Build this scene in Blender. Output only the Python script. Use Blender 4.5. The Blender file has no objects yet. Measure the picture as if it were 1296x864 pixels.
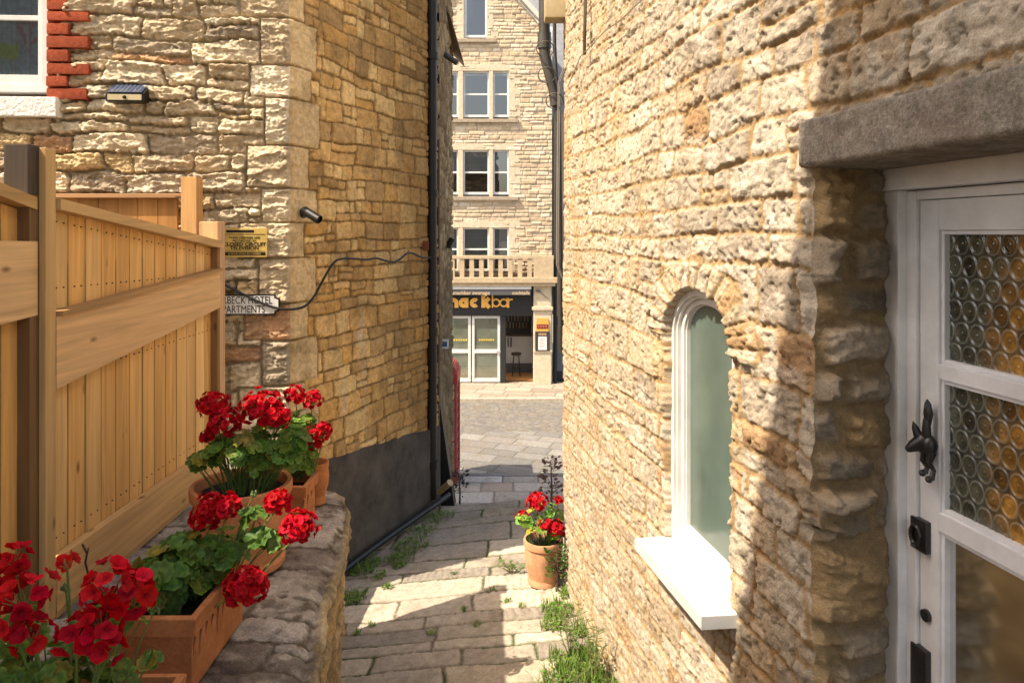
import bpy, bmesh, math, random
import numpy as np
from mathutils import Vector, Matrix

SC = bpy.context.scene
COL = SC.collection
R = math.radians
PI = math.pi

# ---------------------------------------------------------------- camera, sky, sun, exposure
CZ = 5.0                       # eye height above the street far below
FPX = 900.0                    # focal length in pixels of the 1296 px wide photograph
cam_d = bpy.data.cameras.new('camera')
cam = bpy.data.objects.new('camera', cam_d); COL.objects.link(cam)
cam.location = (0, 0, CZ); cam.rotation_euler = (R(90), 0, 0)
cam_d.sensor_width = 36; cam_d.lens = 36 * FPX / 1296
cam_d.shift_y = -(432 - 295) / 1296
cam_d.clip_start = 0.02; cam_d.clip_end = 2000
SC.camera = cam

SUN_DIR = Vector((2.05, 1.0, -2.281 * math.tan(R(54)))).normalized()   # travel of the light
world = bpy.data.worlds.new('World'); SC.world = world; world.use_nodes = True
nt = world.node_tree
for n in list(nt.nodes): nt.nodes.remove(n)
sky = nt.nodes.new('ShaderNodeTexSky'); sky.sky_type = 'NISHITA'; sky.sun_disc = False
sky.air_density = 1.0; sky.dust_density = 3.0; sky.ozone_density = .4; sky.sun_elevation = R(54); sky.sun_rotation = math.atan2(-2.05, -1)
bg = nt.nodes.new('ShaderNodeBackground'); bg.inputs[1].default_value = 0.15
wo = nt.nodes.new('ShaderNodeOutputWorld')
nt.links.new(sky.outputs[0], bg.inputs[0]); nt.links.new(bg.outputs[0], wo.inputs[0])
sun_d = bpy.data.lights.new('sun', 'SUN'); sun_d.energy = 3.5; sun_d.angle = R(0.4); sun_d.color = (1.0, 0.95, 0.88)
sun = bpy.data.objects.new('sun', sun_d); COL.objects.link(sun)
sun.rotation_euler = SUN_DIR.to_track_quat('-Z', 'Y').to_euler(); sun.location = (-6, -3, 14)
vs = SC.view_settings
vs.view_transform = 'Standard'; vs.look = 'None'; vs.exposure = 1.32; vs.gamma = 1; vs.use_curve_mapping = False
vs.use_white_balance = True; vs.white_balance_temperature = 7900; vs.white_balance_tint = 10
SC.cycles.max_bounces = 8; SC.cycles.diffuse_bounces = 5

# ---------------------------------------------------------------- helpers
def W(px, py, d):
    """photograph pixel at depth d -> world point"""
    return Vector(((px - 648) / FPX * d, d, CZ + (295 - py) / FPX * d))

ORG = {}
def tag(o, label=None, cat=None, group=None, kind=None):
    if label: o['label'] = label
    if cat: o['category'] = cat
    if group: o['group'] = group
    if kind: o['kind'] = kind
    return o
def thing(name, label, cat, loc, group=None):
    o = bpy.data.objects.new(name, None); COL.objects.link(o)
    o.location = loc; o.empty_display_size = 0.1
    ORG[o.name] = Vector(loc)
    return tag(o, label, cat, group)
def link_mesh(name, me, mat, parent=None):
    o = bpy.data.objects.new(name, me); COL.objects.link(o)
    org = ORG[parent.name] if parent else Vector((0, 0, 0))
    if parent:
        o.parent = parent
        me.transform(Matrix.Translation(-org))
    ORG[o.name] = org
    if mat: me.materials.append(mat)
    return o

class MB:
    """collects solids; build() links them as one mesh"""
    def __init__(s): s.v = []; s.f = []; s.c = []; s.col = (1, 1, 1)
    def add(s, vs_, fs_, col=None):
        b = len(s.v); s.v += [tuple(p) for p in vs_]; s.f += [tuple(b + i for i in f) for f in fs_]
        c = col or s.col; s.c += [c] * len(vs_); return s
    def box(s, lo, hi, M=None, col=None, bev=0):
        x0, y0, z0 = lo; x1, y1, z1 = hi
        if bev > 0:
            bm = bmesh.new(); bmesh.ops.create_cube(bm, size=1)
            for v in bm.verts: v.co = Vector(((x0 + x1) / 2 + v.co.x * (x1 - x0), (y0 + y1) / 2 + v.co.y * (y1 - y0), (z0 + z1) / 2 + v.co.z * (z1 - z0)))
            bmesh.ops.bevel(bm, geom=bm.edges[:], offset=bev, segments=2, affect='EDGES', profile=.7)
            bm.verts.index_update()
            vv = [v.co.copy() for v in bm.verts]; ff = [[v.index for v in f.verts] for f in bm.faces]; bm.free()
        else:
            vv = [Vector(p) for p in ((x0, y0, z0), (x1, y0, z0), (x1, y1, z0), (x0, y1, z0), (x0, y0, z1), (x1, y0, z1), (x1, y1, z1), (x0, y1, z1))]
            ff = [(0, 3, 2, 1), (4, 5, 6, 7), (0, 1, 5, 4), (1, 2, 6, 5), (2, 3, 7, 6), (3, 0, 4, 7)]
        if M: vv = [M @ p for p in vv]
        return s.add(vv, ff, col)
    def prism(s, poly, ax, t0, t1, M=None, col=None):
        """poly in the two axes other than ax, extruded along ax from t0 to t1"""
        def mk(p, t): return Vector((t, p[0], p[1])) if ax == 0 else Vector((p[0], t, p[1])) if ax == 1 else Vector((p[0], p[1], t))
        n = len(poly); vv = [mk(p, t0) for p in poly] + [mk(p, t1) for p in poly]
        if M: vv = [M @ p for p in vv]
        ff = [tuple(range(n))[::-1], tuple(range(n, 2 * n))] + [(i, (i + 1) % n, n + (i + 1) % n, n + i) for i in range(n)]
        return s.add(vv, ff, col)
    def tube(s, pts, r, seg=8, col=None, cap=True):
        pts = [Vector(p) for p in pts]; n = len(pts)
        rr = r if isinstance(r, (list, tuple)) else [r] * n
        vv = []; up = None
        for i, p in enumerate(pts):
            t = (pts[min(i + 1, n - 1)] - pts[max(i - 1, 0)]).normalized()
            if up is None: up = t.orthogonal().normalized()
            up = (up - t * up.dot(t)); up = up.normalized() if up.length > 1e-6 else t.orthogonal().normalized()
            w = t.cross(up)
            for k in range(seg):
                a = 2 * PI * k / seg; vv.append(p + (up * math.cos(a) + w * math.sin(a)) * rr[i])
        ff = [(i * seg + k, i * seg + (k + 1) % seg, (i + 1) * seg + (k + 1) % seg, (i + 1) * seg + k) for i in range(n - 1) for k in range(seg)]
        if cap: ff += [tuple(range(seg))[::-1], tuple(range((n - 1) * seg, n * seg))]
        return s.add(vv, ff, col)
    def lathe(s, prof, c, seg=32, col=None, M=None):
        vv = []
        for r, z in prof:
            for k in range(seg):
                a = 2 * PI * k / seg; p = Vector((r * math.cos(a), r * math.sin(a), z))
                if M: p = M @ p
                vv.append(p + Vector(c))
        ff = [(i * seg + k, i * seg + (k + 1) % seg, (i + 1) * seg + (k + 1) % seg, (i + 1) * seg + k) for i in range(len(prof) - 1) for k in range(seg)]
        return s.add(vv, ff, col)
    def ball(s, c, r, col=None, seg=12, M=None):
        r = r if isinstance(r, (tuple, list)) else (r, r, r)
        n = seg; vv = []; ff = []
        for i in range(n // 2 + 1):
            th = PI * i / (n // 2)
            for k in range(n):
                a = 2 * PI * k / n
                p = Vector((r[0] * math.sin(th) * math.cos(a), r[1] * math.sin(th) * math.sin(a), r[2] * math.cos(th)))
                if M: p = M @ p
                vv.append(p + Vector(c))
        for i in range(n // 2):
            for k in range(n): ff.append((i * n + k, (i + 1) * n + k, (i + 1) * n + (k + 1) % n, i * n + (k + 1) % n))
        return s.add(vv, ff, col)
    def build(s, name, mat, parent=None, smooth=False):
        me = bpy.data.meshes.new(name); me.from_pydata(s.v, [], s.f); me.update()
        a = me.color_attributes.new('Col', 'FLOAT_COLOR', 'POINT')
        a.data.foreach_set('color', np.array([(c[0], c[1], c[2], 1.0) for c in s.c], dtype=np.float32).ravel())
        bm = bmesh.new(); bm.from_mesh(me); bmesh.ops.recalc_face_normals(bm, faces=bm.faces); bm.to_mesh(me); bm.free()
        if smooth:
            me.shade_smooth()
            try: me.set_sharp_from_angle(angle=R(38))
            except Exception: pass
        return link_mesh(name, me, mat, parent)

def basis(o, t, n=None):
    """matrix with local x along t, local y along n, z up, origin o"""
    t = Vector((t[0], t[1], 0)).normalized()
    n = Vector((-t.y, t.x, 0)) if n is None else Vector((n[0], n[1], 0)).normalized()
    return Matrix(((t.x, n.x, 0, o[0]), (t.y, n.y, 0, o[1]), (0, 0, 1, o[2]), (0, 0, 0, 1)))

# ---------------------------------------------------------------- noise
_T = {}
def _tab(seed):
    if seed not in _T: _T[seed] = np.random.default_rng(seed).uniform(-1, 1, (256, 256))
    return _T[seed]
def vn(x, y, seed=0):
    t = _tab(seed); xi = np.floor(x).astype(int); yi = np.floor(y).astype(int)
    fx = x - xi; fy = y - yi; fx = fx * fx * fx * (fx * (fx * 6 - 15) + 10); fy = fy * fy * fy * (fy * (fy * 6 - 15) + 10)
    a = t[xi & 255, yi & 255]; b = t[(xi + 1) & 255, yi & 255]; c = t[xi & 255, (yi + 1) & 255]; d = t[(xi + 1) & 255, (yi + 1) & 255]
    return (a + (b - a) * fx) * (1 - fy) + (c + (d - c) * fx) * fy
def fbm(x, y, o=4, seed=0, g=.5):
    r = 0; a = 1.0; s = 0
    for i in range(o): r = r + a * vn(x * 2 ** i + 17.3 * i, y * 2 ** i + 9.1 * i, seed + i); s += a; a *= g
    return r / s
def facets(x, y, seed, slope=.6):
    """broken rock: every random cell is a tilted plane with hard edges"""
    r1 = np.random.default_rng(seed).random((64, 64, 5)); xi = np.floor(x).astype(int); yi = np.floor(y).astype(int)
    best = np.full(x.shape, 9.0); out = np.zeros(x.shape)
    for dx in (-1, 0, 1):
        for dy in (-1, 0, 1):
            q = r1[(xi + dx) & 63, (yi + dy) & 63]; px = xi + dx + q[..., 0]; py = yi + dy + q[..., 1]; ex = x - px; ey = y - py; d = ex * ex + ey * ey
            m = d < best; best = np.where(m, d, best); out = np.where(m, (q[..., 2] - .5) + slope * ((q[..., 3] - .5) * ex + (q[..., 4] - .5) * ey) * 2, out)
    return out
def sst(a, b, x):
    t = np.clip((x - a) / (b - a), 0, 1); return t * t * (3 - 2 * t)

def rubble(U, V, seed, ch=(.12, .22), sw=(.2, .45), split=.35, warp=.02, ragged=.006, corner=.03, vb=None, wfreq=3.0):
    """coursed rubble: per point the signed distance to the stone's edge, its number and its centre"""
    rng = np.random.default_rng(seed)
    u = U + warp * fbm(U * wfreq, V * wfreq, 3, seed + 50); v = V + warp * .8 * fbm(U * wfreq * .7 + 5, V * wfreq + 3, 3, seed + 60)
    if vb is None:
        vb = [V.min() - .3]
        while vb[-1] < V.max() + .3: vb.append(vb[-1] + rng.uniform(*ch))
    vb = np.array(vb); ci = np.clip(np.searchsorted(vb, v) - 1, 0, len(vb) - 2)
    L = np.zeros_like(u); Rr = np.zeros_like(u); B = vb[ci].astype(float); Tt = vb[ci + 1].astype(float); ID = np.zeros(u.shape, int)
    base = 0
    for c in range(len(vb) - 1):
        m = ci == c
        if not m.any(): continue
        ub = [U.min() - .5 - rng.uniform(0, .3)]
        hh = vb[c + 1] - vb[c]
        while ub[-1] < U.max() + .5: ub.append(ub[-1] + rng.uniform(*sw) * (.75 + .5 * min(1.5, hh / np.mean(ch))))
        ub = np.array(ub); n = len(ub)
        k = np.clip(np.searchsorted(ub, u[m]) - 1, 0, n - 2)
        l = ub[k]; r = ub[k + 1]
        sp = (rng.random(n) < split * np.clip((hh - .1) / .08, .15, 1.2)); ra = rng.uniform(.35, .65, n)
        b = B[m]; t = Tt[m]; vv = v[m]; mid = b + (t - b) * ra[k]; s_ = sp[k]; up = vv > mid
        nb = np.where(s_ & up, mid, b); ntp = np.where(s_ & ~up, mid, t)
        # half of the split stones carry another upright joint in one of their two beds
        sp2 = rng.random(n) < .5; rb = rng.uniform(.3, .7, n); um = l + (r - l) * rb[k]
        s2 = s_ & sp2[k] & up; rt = u[m] > um
        nl = np.where(s2 & rt, um, l); nr = np.where(s2 & ~rt, um, r)
        L[m] = nl; Rr[m] = nr; B[m] = nb; Tt[m] = ntp
        ID[m] = base + k * 4 + np.where(s_ & up, 1, 0) + np.where(s2 & rt, 2, 0)
        base += n * 4 + 4
    cu = (L + Rr) / 2; cv = (B + Tt) / 2; hx = (Rr - L) / 2; hy = (Tt - B) / 2
    rc = np.minimum(corner, np.minimum(hx, hy) * .8)
    qx = np.abs(u - cu) - hx + rc; qy = np.abs(v - cv) - hy + rc
    d = rc - (np.sqrt(np.maximum(qx, 0) ** 2 + np.maximum(qy, 0) ** 2) + np.minimum(np.maximum(qx, qy), 0))
    d = d + ragged * fbm(U * 45, V * 45, 3, seed + 70)
    return dict(e=d, id=ID, du=u - cu, dv=v - cv)
def rnd(ID, k, n=1):
    r = np.random.default_rng(1000 + k).random((ID.max() + 2, n)); q = r[ID]
    return q[..., 0] if n == 1 else q
def palette(ID, k, cols, wts=None):
    cols = np.array(cols); n = len(cols); rng = np.random.default_rng(2000 + k)
    idx = rng.choice(n, ID.max() + 2, p=wts); j = rng.uniform(.86, 1.12, (ID.max() + 2, 1))
    return (cols[idx] * j)[ID]

def grid_mesh(name, P, C, mat, parent=None, keep=None, flip=False):
    """P: (rows, cols, 3) points, C: colours, keep: per-cell mask"""
    nr, nc = P.shape[:2]
    i = np.arange(nr * nc).reshape(nr, nc)
    q = np.stack([i[:-1, :-1], i[:-1, 1:], i[1:, 1:], i[1:, :-1]], -1)
    if flip: q = q[..., ::-1]
    q = q[keep] if keep is not None else q.reshape(-1, 4)
    me = bpy.data.meshes.new(name)
    me.vertices.add(nr * nc); me.vertices.foreach_set('co', P.reshape(-1).astype(np.float32))
    me.loops.add(q.size); me.loops.foreach_set('vertex_index', q.reshape(-1).astype(np.int32))
    me.polygons.add(len(q)); me.polygons.foreach_set('loop_start', np.arange(0, q.size, 4, dtype=np.int32))
    me.update(calc_edges=True)
    a = me.color_attributes.new('Col', 'FLOAT_COLOR', 'POINT')
    c4 = np.ones((nr * nc, 4), np.float32); c4[:, :3] = C.reshape(-1, 3); a.data.foreach_set('color', c4.ravel())
    me.shade_smooth()
    return link_mesh(name, me, mat, parent)

class Curve:
    """a plan line sampled by arc length, with its outward side"""
    def __init__(s, pts, side):
        s.p = np.array(pts, float); d = np.diff(s.p, axis=0); s.l = np.concatenate([[0], np.cumsum(np.hypot(d[:, 0], d[:, 1]))]); s.side = side
    def at(s, u):
        x = np.interp(u, s.l, s.p[:, 0]); y = np.interp(u, s.l, s.p[:, 1]); e = .01
        tx = np.interp(u + e, s.l, s.p[:, 0]) - np.interp(u - e, s.l, s.p[:, 0]); ty = np.interp(u + e, s.l, s.p[:, 1]) - np.interp(u - e, s.l, s.p[:, 1])
        n = np.hypot(tx, ty) + 1e-9; tx /= n; ty /= n
        return x, y, tx, ty, -ty * s.side, tx * s.side
    def u_at_y(s, y): return float(np.interp(y, s.p[:, 1], s.l))
def chaikin(p, n=3):
    p = [np.array(q, float) for q in p]
    for _ in range(n):
        q = [p[0]]
        for a, b in zip(p[:-1], p[1:]): q += [a * .75 + b * .25, a * .25 + b * .75]
        p = q + [p[-1]]
    return p
def wall_points(cv, U, Vz, H):
    x, y, tx, ty, nx, ny = cv.at(U)
    return np.stack([x + nx * H, y + ny * H, Vz], -1)

# ---------------------------------------------------------------- materials
def new_mat(name):
    m = bpy.data.materials.new(name); m.use_nodes = True; t = m.node_tree; b = t.nodes['Principled BSDF']; return m, t, b
def nd(t, ty, **kw):
    n = t.nodes.new(ty)
    for k, v in kw.items():
        if k.startswith('i_'):
            key = k[2:]; key = int(key) if key.isdigit() else key.replace('_', ' ')
            n.inputs[key].default_value = v
        else: setattr(n, k, v)
    return n
def mat_attr(name, rough=.9, nscale=30, namt=.35, bump=.3, bscale=120, bdist=.004, tint=None, spec=.25, stretch=None, stain=None, fine=0):
    """colour attribute times procedural noise, with a fine bump"""
    m, t, b = new_mat(name); L = t.links.new
    at = nd(t, 'ShaderNodeAttribute', attribute_name='Col'); tc = nd(t, 'ShaderNodeTexCoord'); src = tc.outputs['Object']
    if stretch:
        mp = nd(t, 'ShaderNodeMapping'); mp.inputs['Scale'].default_value = stretch; L(src, mp.inputs[0]); src = mp.outputs[0]
    n1 = nd(t, 'ShaderNodeTexNoise', i_Scale=nscale, i_Detail=6.0, i_Roughness=.65); L(src, n1.inputs['Vector'])
    mr = nd(t, 'ShaderNodeMapRange', i_1=.25, i_2=.75, i_3=1 - namt, i_4=1 + namt); L(n1.outputs[0], mr.inputs[0])
    mx = nd(t, 'ShaderNodeVectorMath', operation='SCALE'); L(at.outputs['Color'], mx.inputs[0]); L(mr.outputs[0], mx.inputs['Scale'])
    out = mx.outputs[0]
    if fine:
        n4 = nd(t, 'ShaderNodeTexNoise', i_Scale=nscale * 5.5, i_Detail=8.0, i_Roughness=.75); L(src, n4.inputs['Vector'])
        m4 = nd(t, 'ShaderNodeMapRange', i_1=.32, i_2=.62, i_3=1 - fine, i_4=1 + fine * .5); L(n4.outputs[0], m4.inputs[0])
        x4 = nd(t, 'ShaderNodeVectorMath', operation='SCALE'); L(out, x4.inputs[0]); L(m4.outputs[0], x4.inputs['Scale']); out = x4.outputs[0]
    if stain:
        sc, lo, hi, colr, amt = stain
        n3 = nd(t, 'ShaderNodeTexNoise', i_Scale=sc, i_Detail=5.0, i_Roughness=.6); L(tc.outputs['Object'], n3.inputs['Vector'])
        m3 = nd(t, 'ShaderNodeMapRange', i_1=lo, i_2=hi, i_3=0.0, i_4=amt); L(n3.outputs[0], m3.inputs[0])
        mm = nd(t, 'ShaderNodeMix', data_type='RGBA'); L(m3.outputs[0], mm.inputs[0]); L(out, mm.inputs[6]); mm.inputs[7].default_value = (*colr, 1); out = mm.outputs[2]
    L(out, b.inputs['Base Color'])
    b.inputs['Roughness'].default_value = rough; b.inputs['Specular IOR Level'].default_value = spec
    if bump:
        n2 = nd(t, 'ShaderNodeTexNoise', i_Scale=bscale, i_Detail=5.0, i_Roughness=.7); L(src, n2.inputs['Vector'])
        bp = nd(t, 'ShaderNodeBump', i_Strength=bump, i_Distance=bdist); L(n2.outputs[0], bp.inputs['Height']); L(bp.outputs[0], b.inputs['Normal'])
    return m
def mat_plain(name, col, rough=.6, namt=.12, nscale=14, bump=.1, bscale=150, metal=0, spec=.4, bdist=.002):
    m, t, b = new_mat(name); L = t.links.new
    tc = nd(t, 'ShaderNodeTexCoord'); n1 = nd(t, 'ShaderNodeTexNoise', i_Scale=nscale, i_Detail=6.0, i_Roughness=.65); L(tc.outputs['Object'], n1.inputs['Vector'])
    cr = nd(t, 'ShaderNodeMix', data_type='RGBA')
    cr.inputs[6].default_value = (*[c * (1 - namt) for c in col], 1); cr.inputs[7].default_value = (*[min(1, c * (1 + namt)) for c in col], 1)
    mr = nd(t, 'ShaderNodeMapRange', i_1=.3, i_2=.7); L(n1.outputs[0], mr.inputs[0]); L(mr.outputs[0], cr.inputs[0]); L(cr.outputs[2], b.inputs['Base Color'])
    b.inputs['Roughness'].default_value = rough; b.inputs['Metallic'].default_value = metal; b.inputs['Specular IOR Level'].default_value = spec
    if bump:
        n2 = nd(t, 'ShaderNodeTexNoise', i_Scale=bscale, i_Detail=4.0); L(tc.outputs['Object'], n2.inputs['Vector'])
        bp = nd(t, 'ShaderNodeBump', i_Strength=bump, i_Distance=bdist); L(n2.outputs[0], bp.inputs['Height']); L(bp.outputs[0], b.inputs['Normal'])
    return m
def mat_wood(name, axis, amt=.30):
    """planed softwood: grain stretched along axis, knots"""
    m, t, b = new_mat(name); L = t.links.new
    at = nd(t, 'ShaderNodeAttribute', attribute_name='Col'); tc = nd(t, 'ShaderNodeTexCoord')
    mp = nd(t, 'ShaderNodeMapping'); s = [26, 26, 26]; s[axis] = 1.2; mp.inputs['Scale'].default_value = s; L(tc.outputs['Object'], mp.inputs[0])
    n1 = nd(t, 'ShaderNodeTexNoise', i_Scale=1.0, i_Detail=5.0, i_Roughness=.6, i_Distortion=.8); L(mp.outputs[0], n1.inputs['Vector'])
    mr = nd(t, 'ShaderNodeMapRange', i_1=.3, i_2=.72, i_3=1 - amt, i_4=1 + amt * .45); L(n1.outputs[0], mr.inputs[0])
    mx = nd(t, 'ShaderNodeVectorMath', operation='SCALE'); L(at.outputs['Color'], mx.inputs[0]); L(mr.outputs[0], mx.inputs['Scale'])
    mp2 = nd(t, 'ShaderNodeMapping'); s2 = [11, 11, 11]; s2[axis] = 4.6; mp2.inputs['Scale'].default_value = s2; L(tc.outputs['Object'], mp2.inputs[0])
    vo = nd(t, 'ShaderNodeTexVoronoi', i_Scale=1.0); L(mp2.outputs[0], vo.inputs['Vector'])
    m2 = nd(t, 'ShaderNodeMapRange', i_1=.05, i_2=.16, i_3=.85, i_4=0.0); L(vo.outputs['Distance'], m2.inputs[0])
    kc = nd(t, 'ShaderNodeVectorMath', operation='DOT_PRODUCT'); L(vo.outputs['Color'], kc.inputs[0]); kc.inputs[1].default_value = (1, 0, 0)
    gt = nd(t, 'ShaderNodeMath', operation='LESS_THAN', i_1=.45); L(kc.outputs['Value'], gt.inputs[0])
    mul = nd(t, 'ShaderNodeMath', operation='MULTIPLY'); L(m2.outputs[0], mul.inputs[0]); L(gt.outputs[0], mul.inputs[1])
    mm = nd(t, 'ShaderNodeMix', data_type='RGBA'); L(mul.outputs[0], mm.inputs[0]); L(mx.outputs[0], mm.inputs[6]); mm.inputs[7].default_value = (.10, .045, .015, 1)
    L(mm.outputs[2], b.inputs['Base Color']); b.inputs['Roughness'].default_value = .72; b.inputs['Specular IOR Level'].default_value = .3
    bp = nd(t, 'ShaderNodeBump', i_Strength=.25, i_Distance=.002); L(n1.outputs[0], bp.inputs['Height']); L(bp.outputs[0], b.inputs['Normal'])
    return m
def mat_leafy(name, rough=.5, trans=.3, namt=.25, nscale=60, spec=.3):
    m, t, b = new_mat(name); L = t.links.new
    at = nd(t, 'ShaderNodeAttribute', attribute_name='Col'); tc = nd(t, 'ShaderNodeTexCoord')
    n1 = nd(t, 'ShaderNodeTexNoise', i_Scale=nscale, i_Detail=4.0); L(tc.outputs['Object'], n1.inputs['Vector'])
    mr = nd(t, 'ShaderNodeMapRange', i_1=.3, i_2=.7, i_3=1 - namt, i_4=1 + namt); L(n1.outputs[0], mr.inputs[0])
    mx = nd(t, 'ShaderNodeVectorMath', operation='SCALE'); L(at.outputs['Color'], mx.inputs[0]); L(mr.outputs[0], mx.inputs['Scale'])
    L(mx.outputs[0], b.inputs['Base Color']); b.inputs['Roughness'].default_value = rough; b.inputs['Specular IOR Level'].default_value = spec
    tr = nd(t, 'ShaderNodeBsdfTranslucent'); L(mx.outputs[0], tr.inputs[0]); ms = nd(t, 'ShaderNodeMixShader', i_0=trans)
    L(b.outputs[0], ms.inputs[1]); L(tr.outputs[0], ms.inputs[2]); L(ms.outputs[0], t.nodes['Material Output'].inputs[0])
    return m
def mat_glass(name, tint=(.8, .85, .85), refl=.06, rough=.02, solid=None, solid_amt=0.0):
    """window pane: clear or clouded sheet with a Fresnel reflection"""
    m, t, b = new_mat(name); L = t.links.new; t.nodes.remove(b)
    tr = nd(t, 'ShaderNodeBsdfTransparent'); tr.inputs[0].default_value = (*tint, 1); base = tr.outputs[0]
    if solid:
        df = nd(t, 'ShaderNodeBsdfDiffuse'); tc = nd(t, 'ShaderNodeTexCoord'); n1 = nd(t, 'ShaderNodeTexNoise', i_Scale=5.0, i_Detail=3.0); L(tc.outputs['Object'], n1.inputs['Vector'])
        mx = nd(t, 'ShaderNodeMix', data_type='RGBA'); L(n1.outputs[0], mx.inputs[0]); mx.inputs[6].default_value = (*[c * .6 for c in solid], 1); mx.inputs[7].default_value = (*[c * 1.4 for c in solid], 1)
        L(mx.outputs[2], df.inputs[0]); m0 = nd(t, 'ShaderNodeMixShader', i_0=solid_amt); L(base, m0.inputs[1]); L(df.outputs[0], m0.inputs[2]); base = m0.outputs[0]
    gl = nd(t, 'ShaderNodeBsdfGlossy', i_Roughness=rough); lw = nd(t, 'ShaderNodeFresnel', i_IOR=1.5)
    ad = nd(t, 'ShaderNodeMath', operation='ADD', i_1=refl); L(lw.outputs[0], ad.inputs[0])
    ms = nd(t, 'ShaderNodeMixShader'); L(ad.outputs[0], ms.inputs[0]); L(base, ms.inputs[1]); L(gl.outputs[0], ms.inputs[2])
    L(ms.outputs[0], t.nodes['Material Output'].inputs[0]); return m

M_ = {}
M_['stone_r'] = mat_attr('limestone_right', .92, 34, .26, .8, 110, .010, fine=.26)
M_['stone_l'] = mat_attr('limestone_front', .93, 34, .28, .8, 120, .012, fine=.28)
M_['stone_s'] = mat_attr('limestone_side', .92, 24, .34, .7, 110, .010, stain=(1.9, .50, .68, (.13, .08, .035), .7), fine=.35)
M_['stone_dk'] = mat_attr('limestone_weathered', .95, 26, .4, .8, 90, .012, stain=(9.0, .54, .62, (.11, .08, .06), .6), fine=.4)
M_['paving'] = mat_attr('paving_stone', .9, 16, .28, .6, 90, .008, stain=(2.6, .52, .7, (.16, .125, .085), .6), fine=.3)
M_['ashlar'] = mat_attr('facade_stone', .9, 9, .2, .3, 60, .01)
M_['smooth_stone'] = mat_plain('dressed_stone', (.54, .45, .33), .85, .18, 9, .25, 90)
M_['lintel'] = mat_attr('lintel_stone', .92, 18, .45, .8, 120, .010, fine=.5, stain=(5.0, .52, .62, (.17, .11, .09), .5))
M_['plinth'] = mat_plain('plinth_paint', (.082, .070, .060), .85, .5, 3.2, .5, 40, spec=.12, bdist=.006)
M_['wood_v'] = mat_wood('fence_wood_upright', 2); M_['wood_h'] = mat_wood('fence_wood_rail', 1); M_['wood_x'] = mat_wood('fence_wood_cross', 0)
M_['white'] = mat_plain('white_gloss_paint', (.62, .615, .60), .4, .12, 6, .2, 70)
M_['doorwhite'] = mat_plain('old_white_paint', (.74, .76, .81), .45, .13, 7, .35, 60, bdist=.003)
M_['black'] = mat_plain('black_paint', (.008, .008, .008), .45, .4, 20, .3, 80)
M_['iron'] = mat_plain('black_iron', (.015, .015, .017), .35, .4, 40, .5, 120, spec=.6)
M_['brick'] = mat_attr('red_brick', .92, 40, .4, .9, 90, .012, fine=.45)
M_['terra'] = mat_attr('terracotta', .85, 14, .28, .25, 120, .003, stain=(7, .56, .74, (.42, .25, .14), .25), fine=.2)
M_['soil'] = mat_plain('soil', (.018, .012, .008), .95, .5, 60, .8, 80, bdist=.01)
M_['leaf'] = mat_leafy('geranium_leaf'); M_['petal'] = mat_leafy('geranium_petal', .6, .35, .15, 90, .1)
M_['stem'] = mat_attr('plant_stem', .6, 40, .2, 0); M_['grass'] = mat_leafy('grass_blade', .55, .3)
M_['glass'] = mat_glass('window_glass'); M_['frost'] = mat_glass('frosted_glass', (.4, .48, .45), .03, .2, (.115, .165, .145), .85)
M_['curtain'] = mat_attr('curtain', .9, 30, .3, .2); M_['darkroom'] = mat_plain('dark_interior', (.03, .03, .03), .9, .3)
M_['grey'] = mat_plain('charcoal_board', (.020, .020, .022), .5, .15); M_['pipe'] = mat_plain('grey_pipe', (.06, .056, .052), .45, .3, 12)
M_['any'] = mat_attr('painted', .55, 20, .1, .1); M_['gold'] = mat_plain('brass_plate', (.60, .42, .13), .42, .15, 12, .1, 60, .25)
M_['road'] = mat_plain('asphalt', (.13, .12, .11), .9, .2, 30, .4, 120)
M_['slate'] = mat_plain('slate', (.17, .175, .19), .6, .25, 6, .3, 40)
M_['red'] = mat_plain('phone_box_red', (.40, .055, .055), .4, .15)
M_['tar'] = mat_plain('ground_earth', (.16, .14, .11), .95, .3, 4, .5, 40)

def text_mesh(txt, size, M, extrude=.002, bold=0, name='lettering', mat=None, parent=None, sx=1.0, align='LEFT', spacing=1.0):
    """letters in the local x-z plane of M (x right, z up, facing -y)"""
    cu = bpy.data.curves.new('t', 'FONT'); cu.body = txt; cu.size = size; cu.extrude = extrude; cu.offset = bold; cu.align_x = align; cu.space_character = spacing; cu.resolution_u = 4
    ob = bpy.data.objects.new('t', cu); COL.objects.link(ob)
    bpy.context.view_layer.update()
    me = bpy.data.meshes.new_from_object(ob.evaluated_get(bpy.context.evaluated_depsgraph_get()))
    bpy.data.objects.remove(ob); bpy.data.curves.remove(cu)
    me.transform(Matrix.Diagonal((sx, 1, 1, 1))); me.transform(M @ Matrix.Rotation(R(90), 4, 'X'))
    me.materials.clear()
    return link_mesh(name, me, mat, parent)

rng = random.Random(7)

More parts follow.
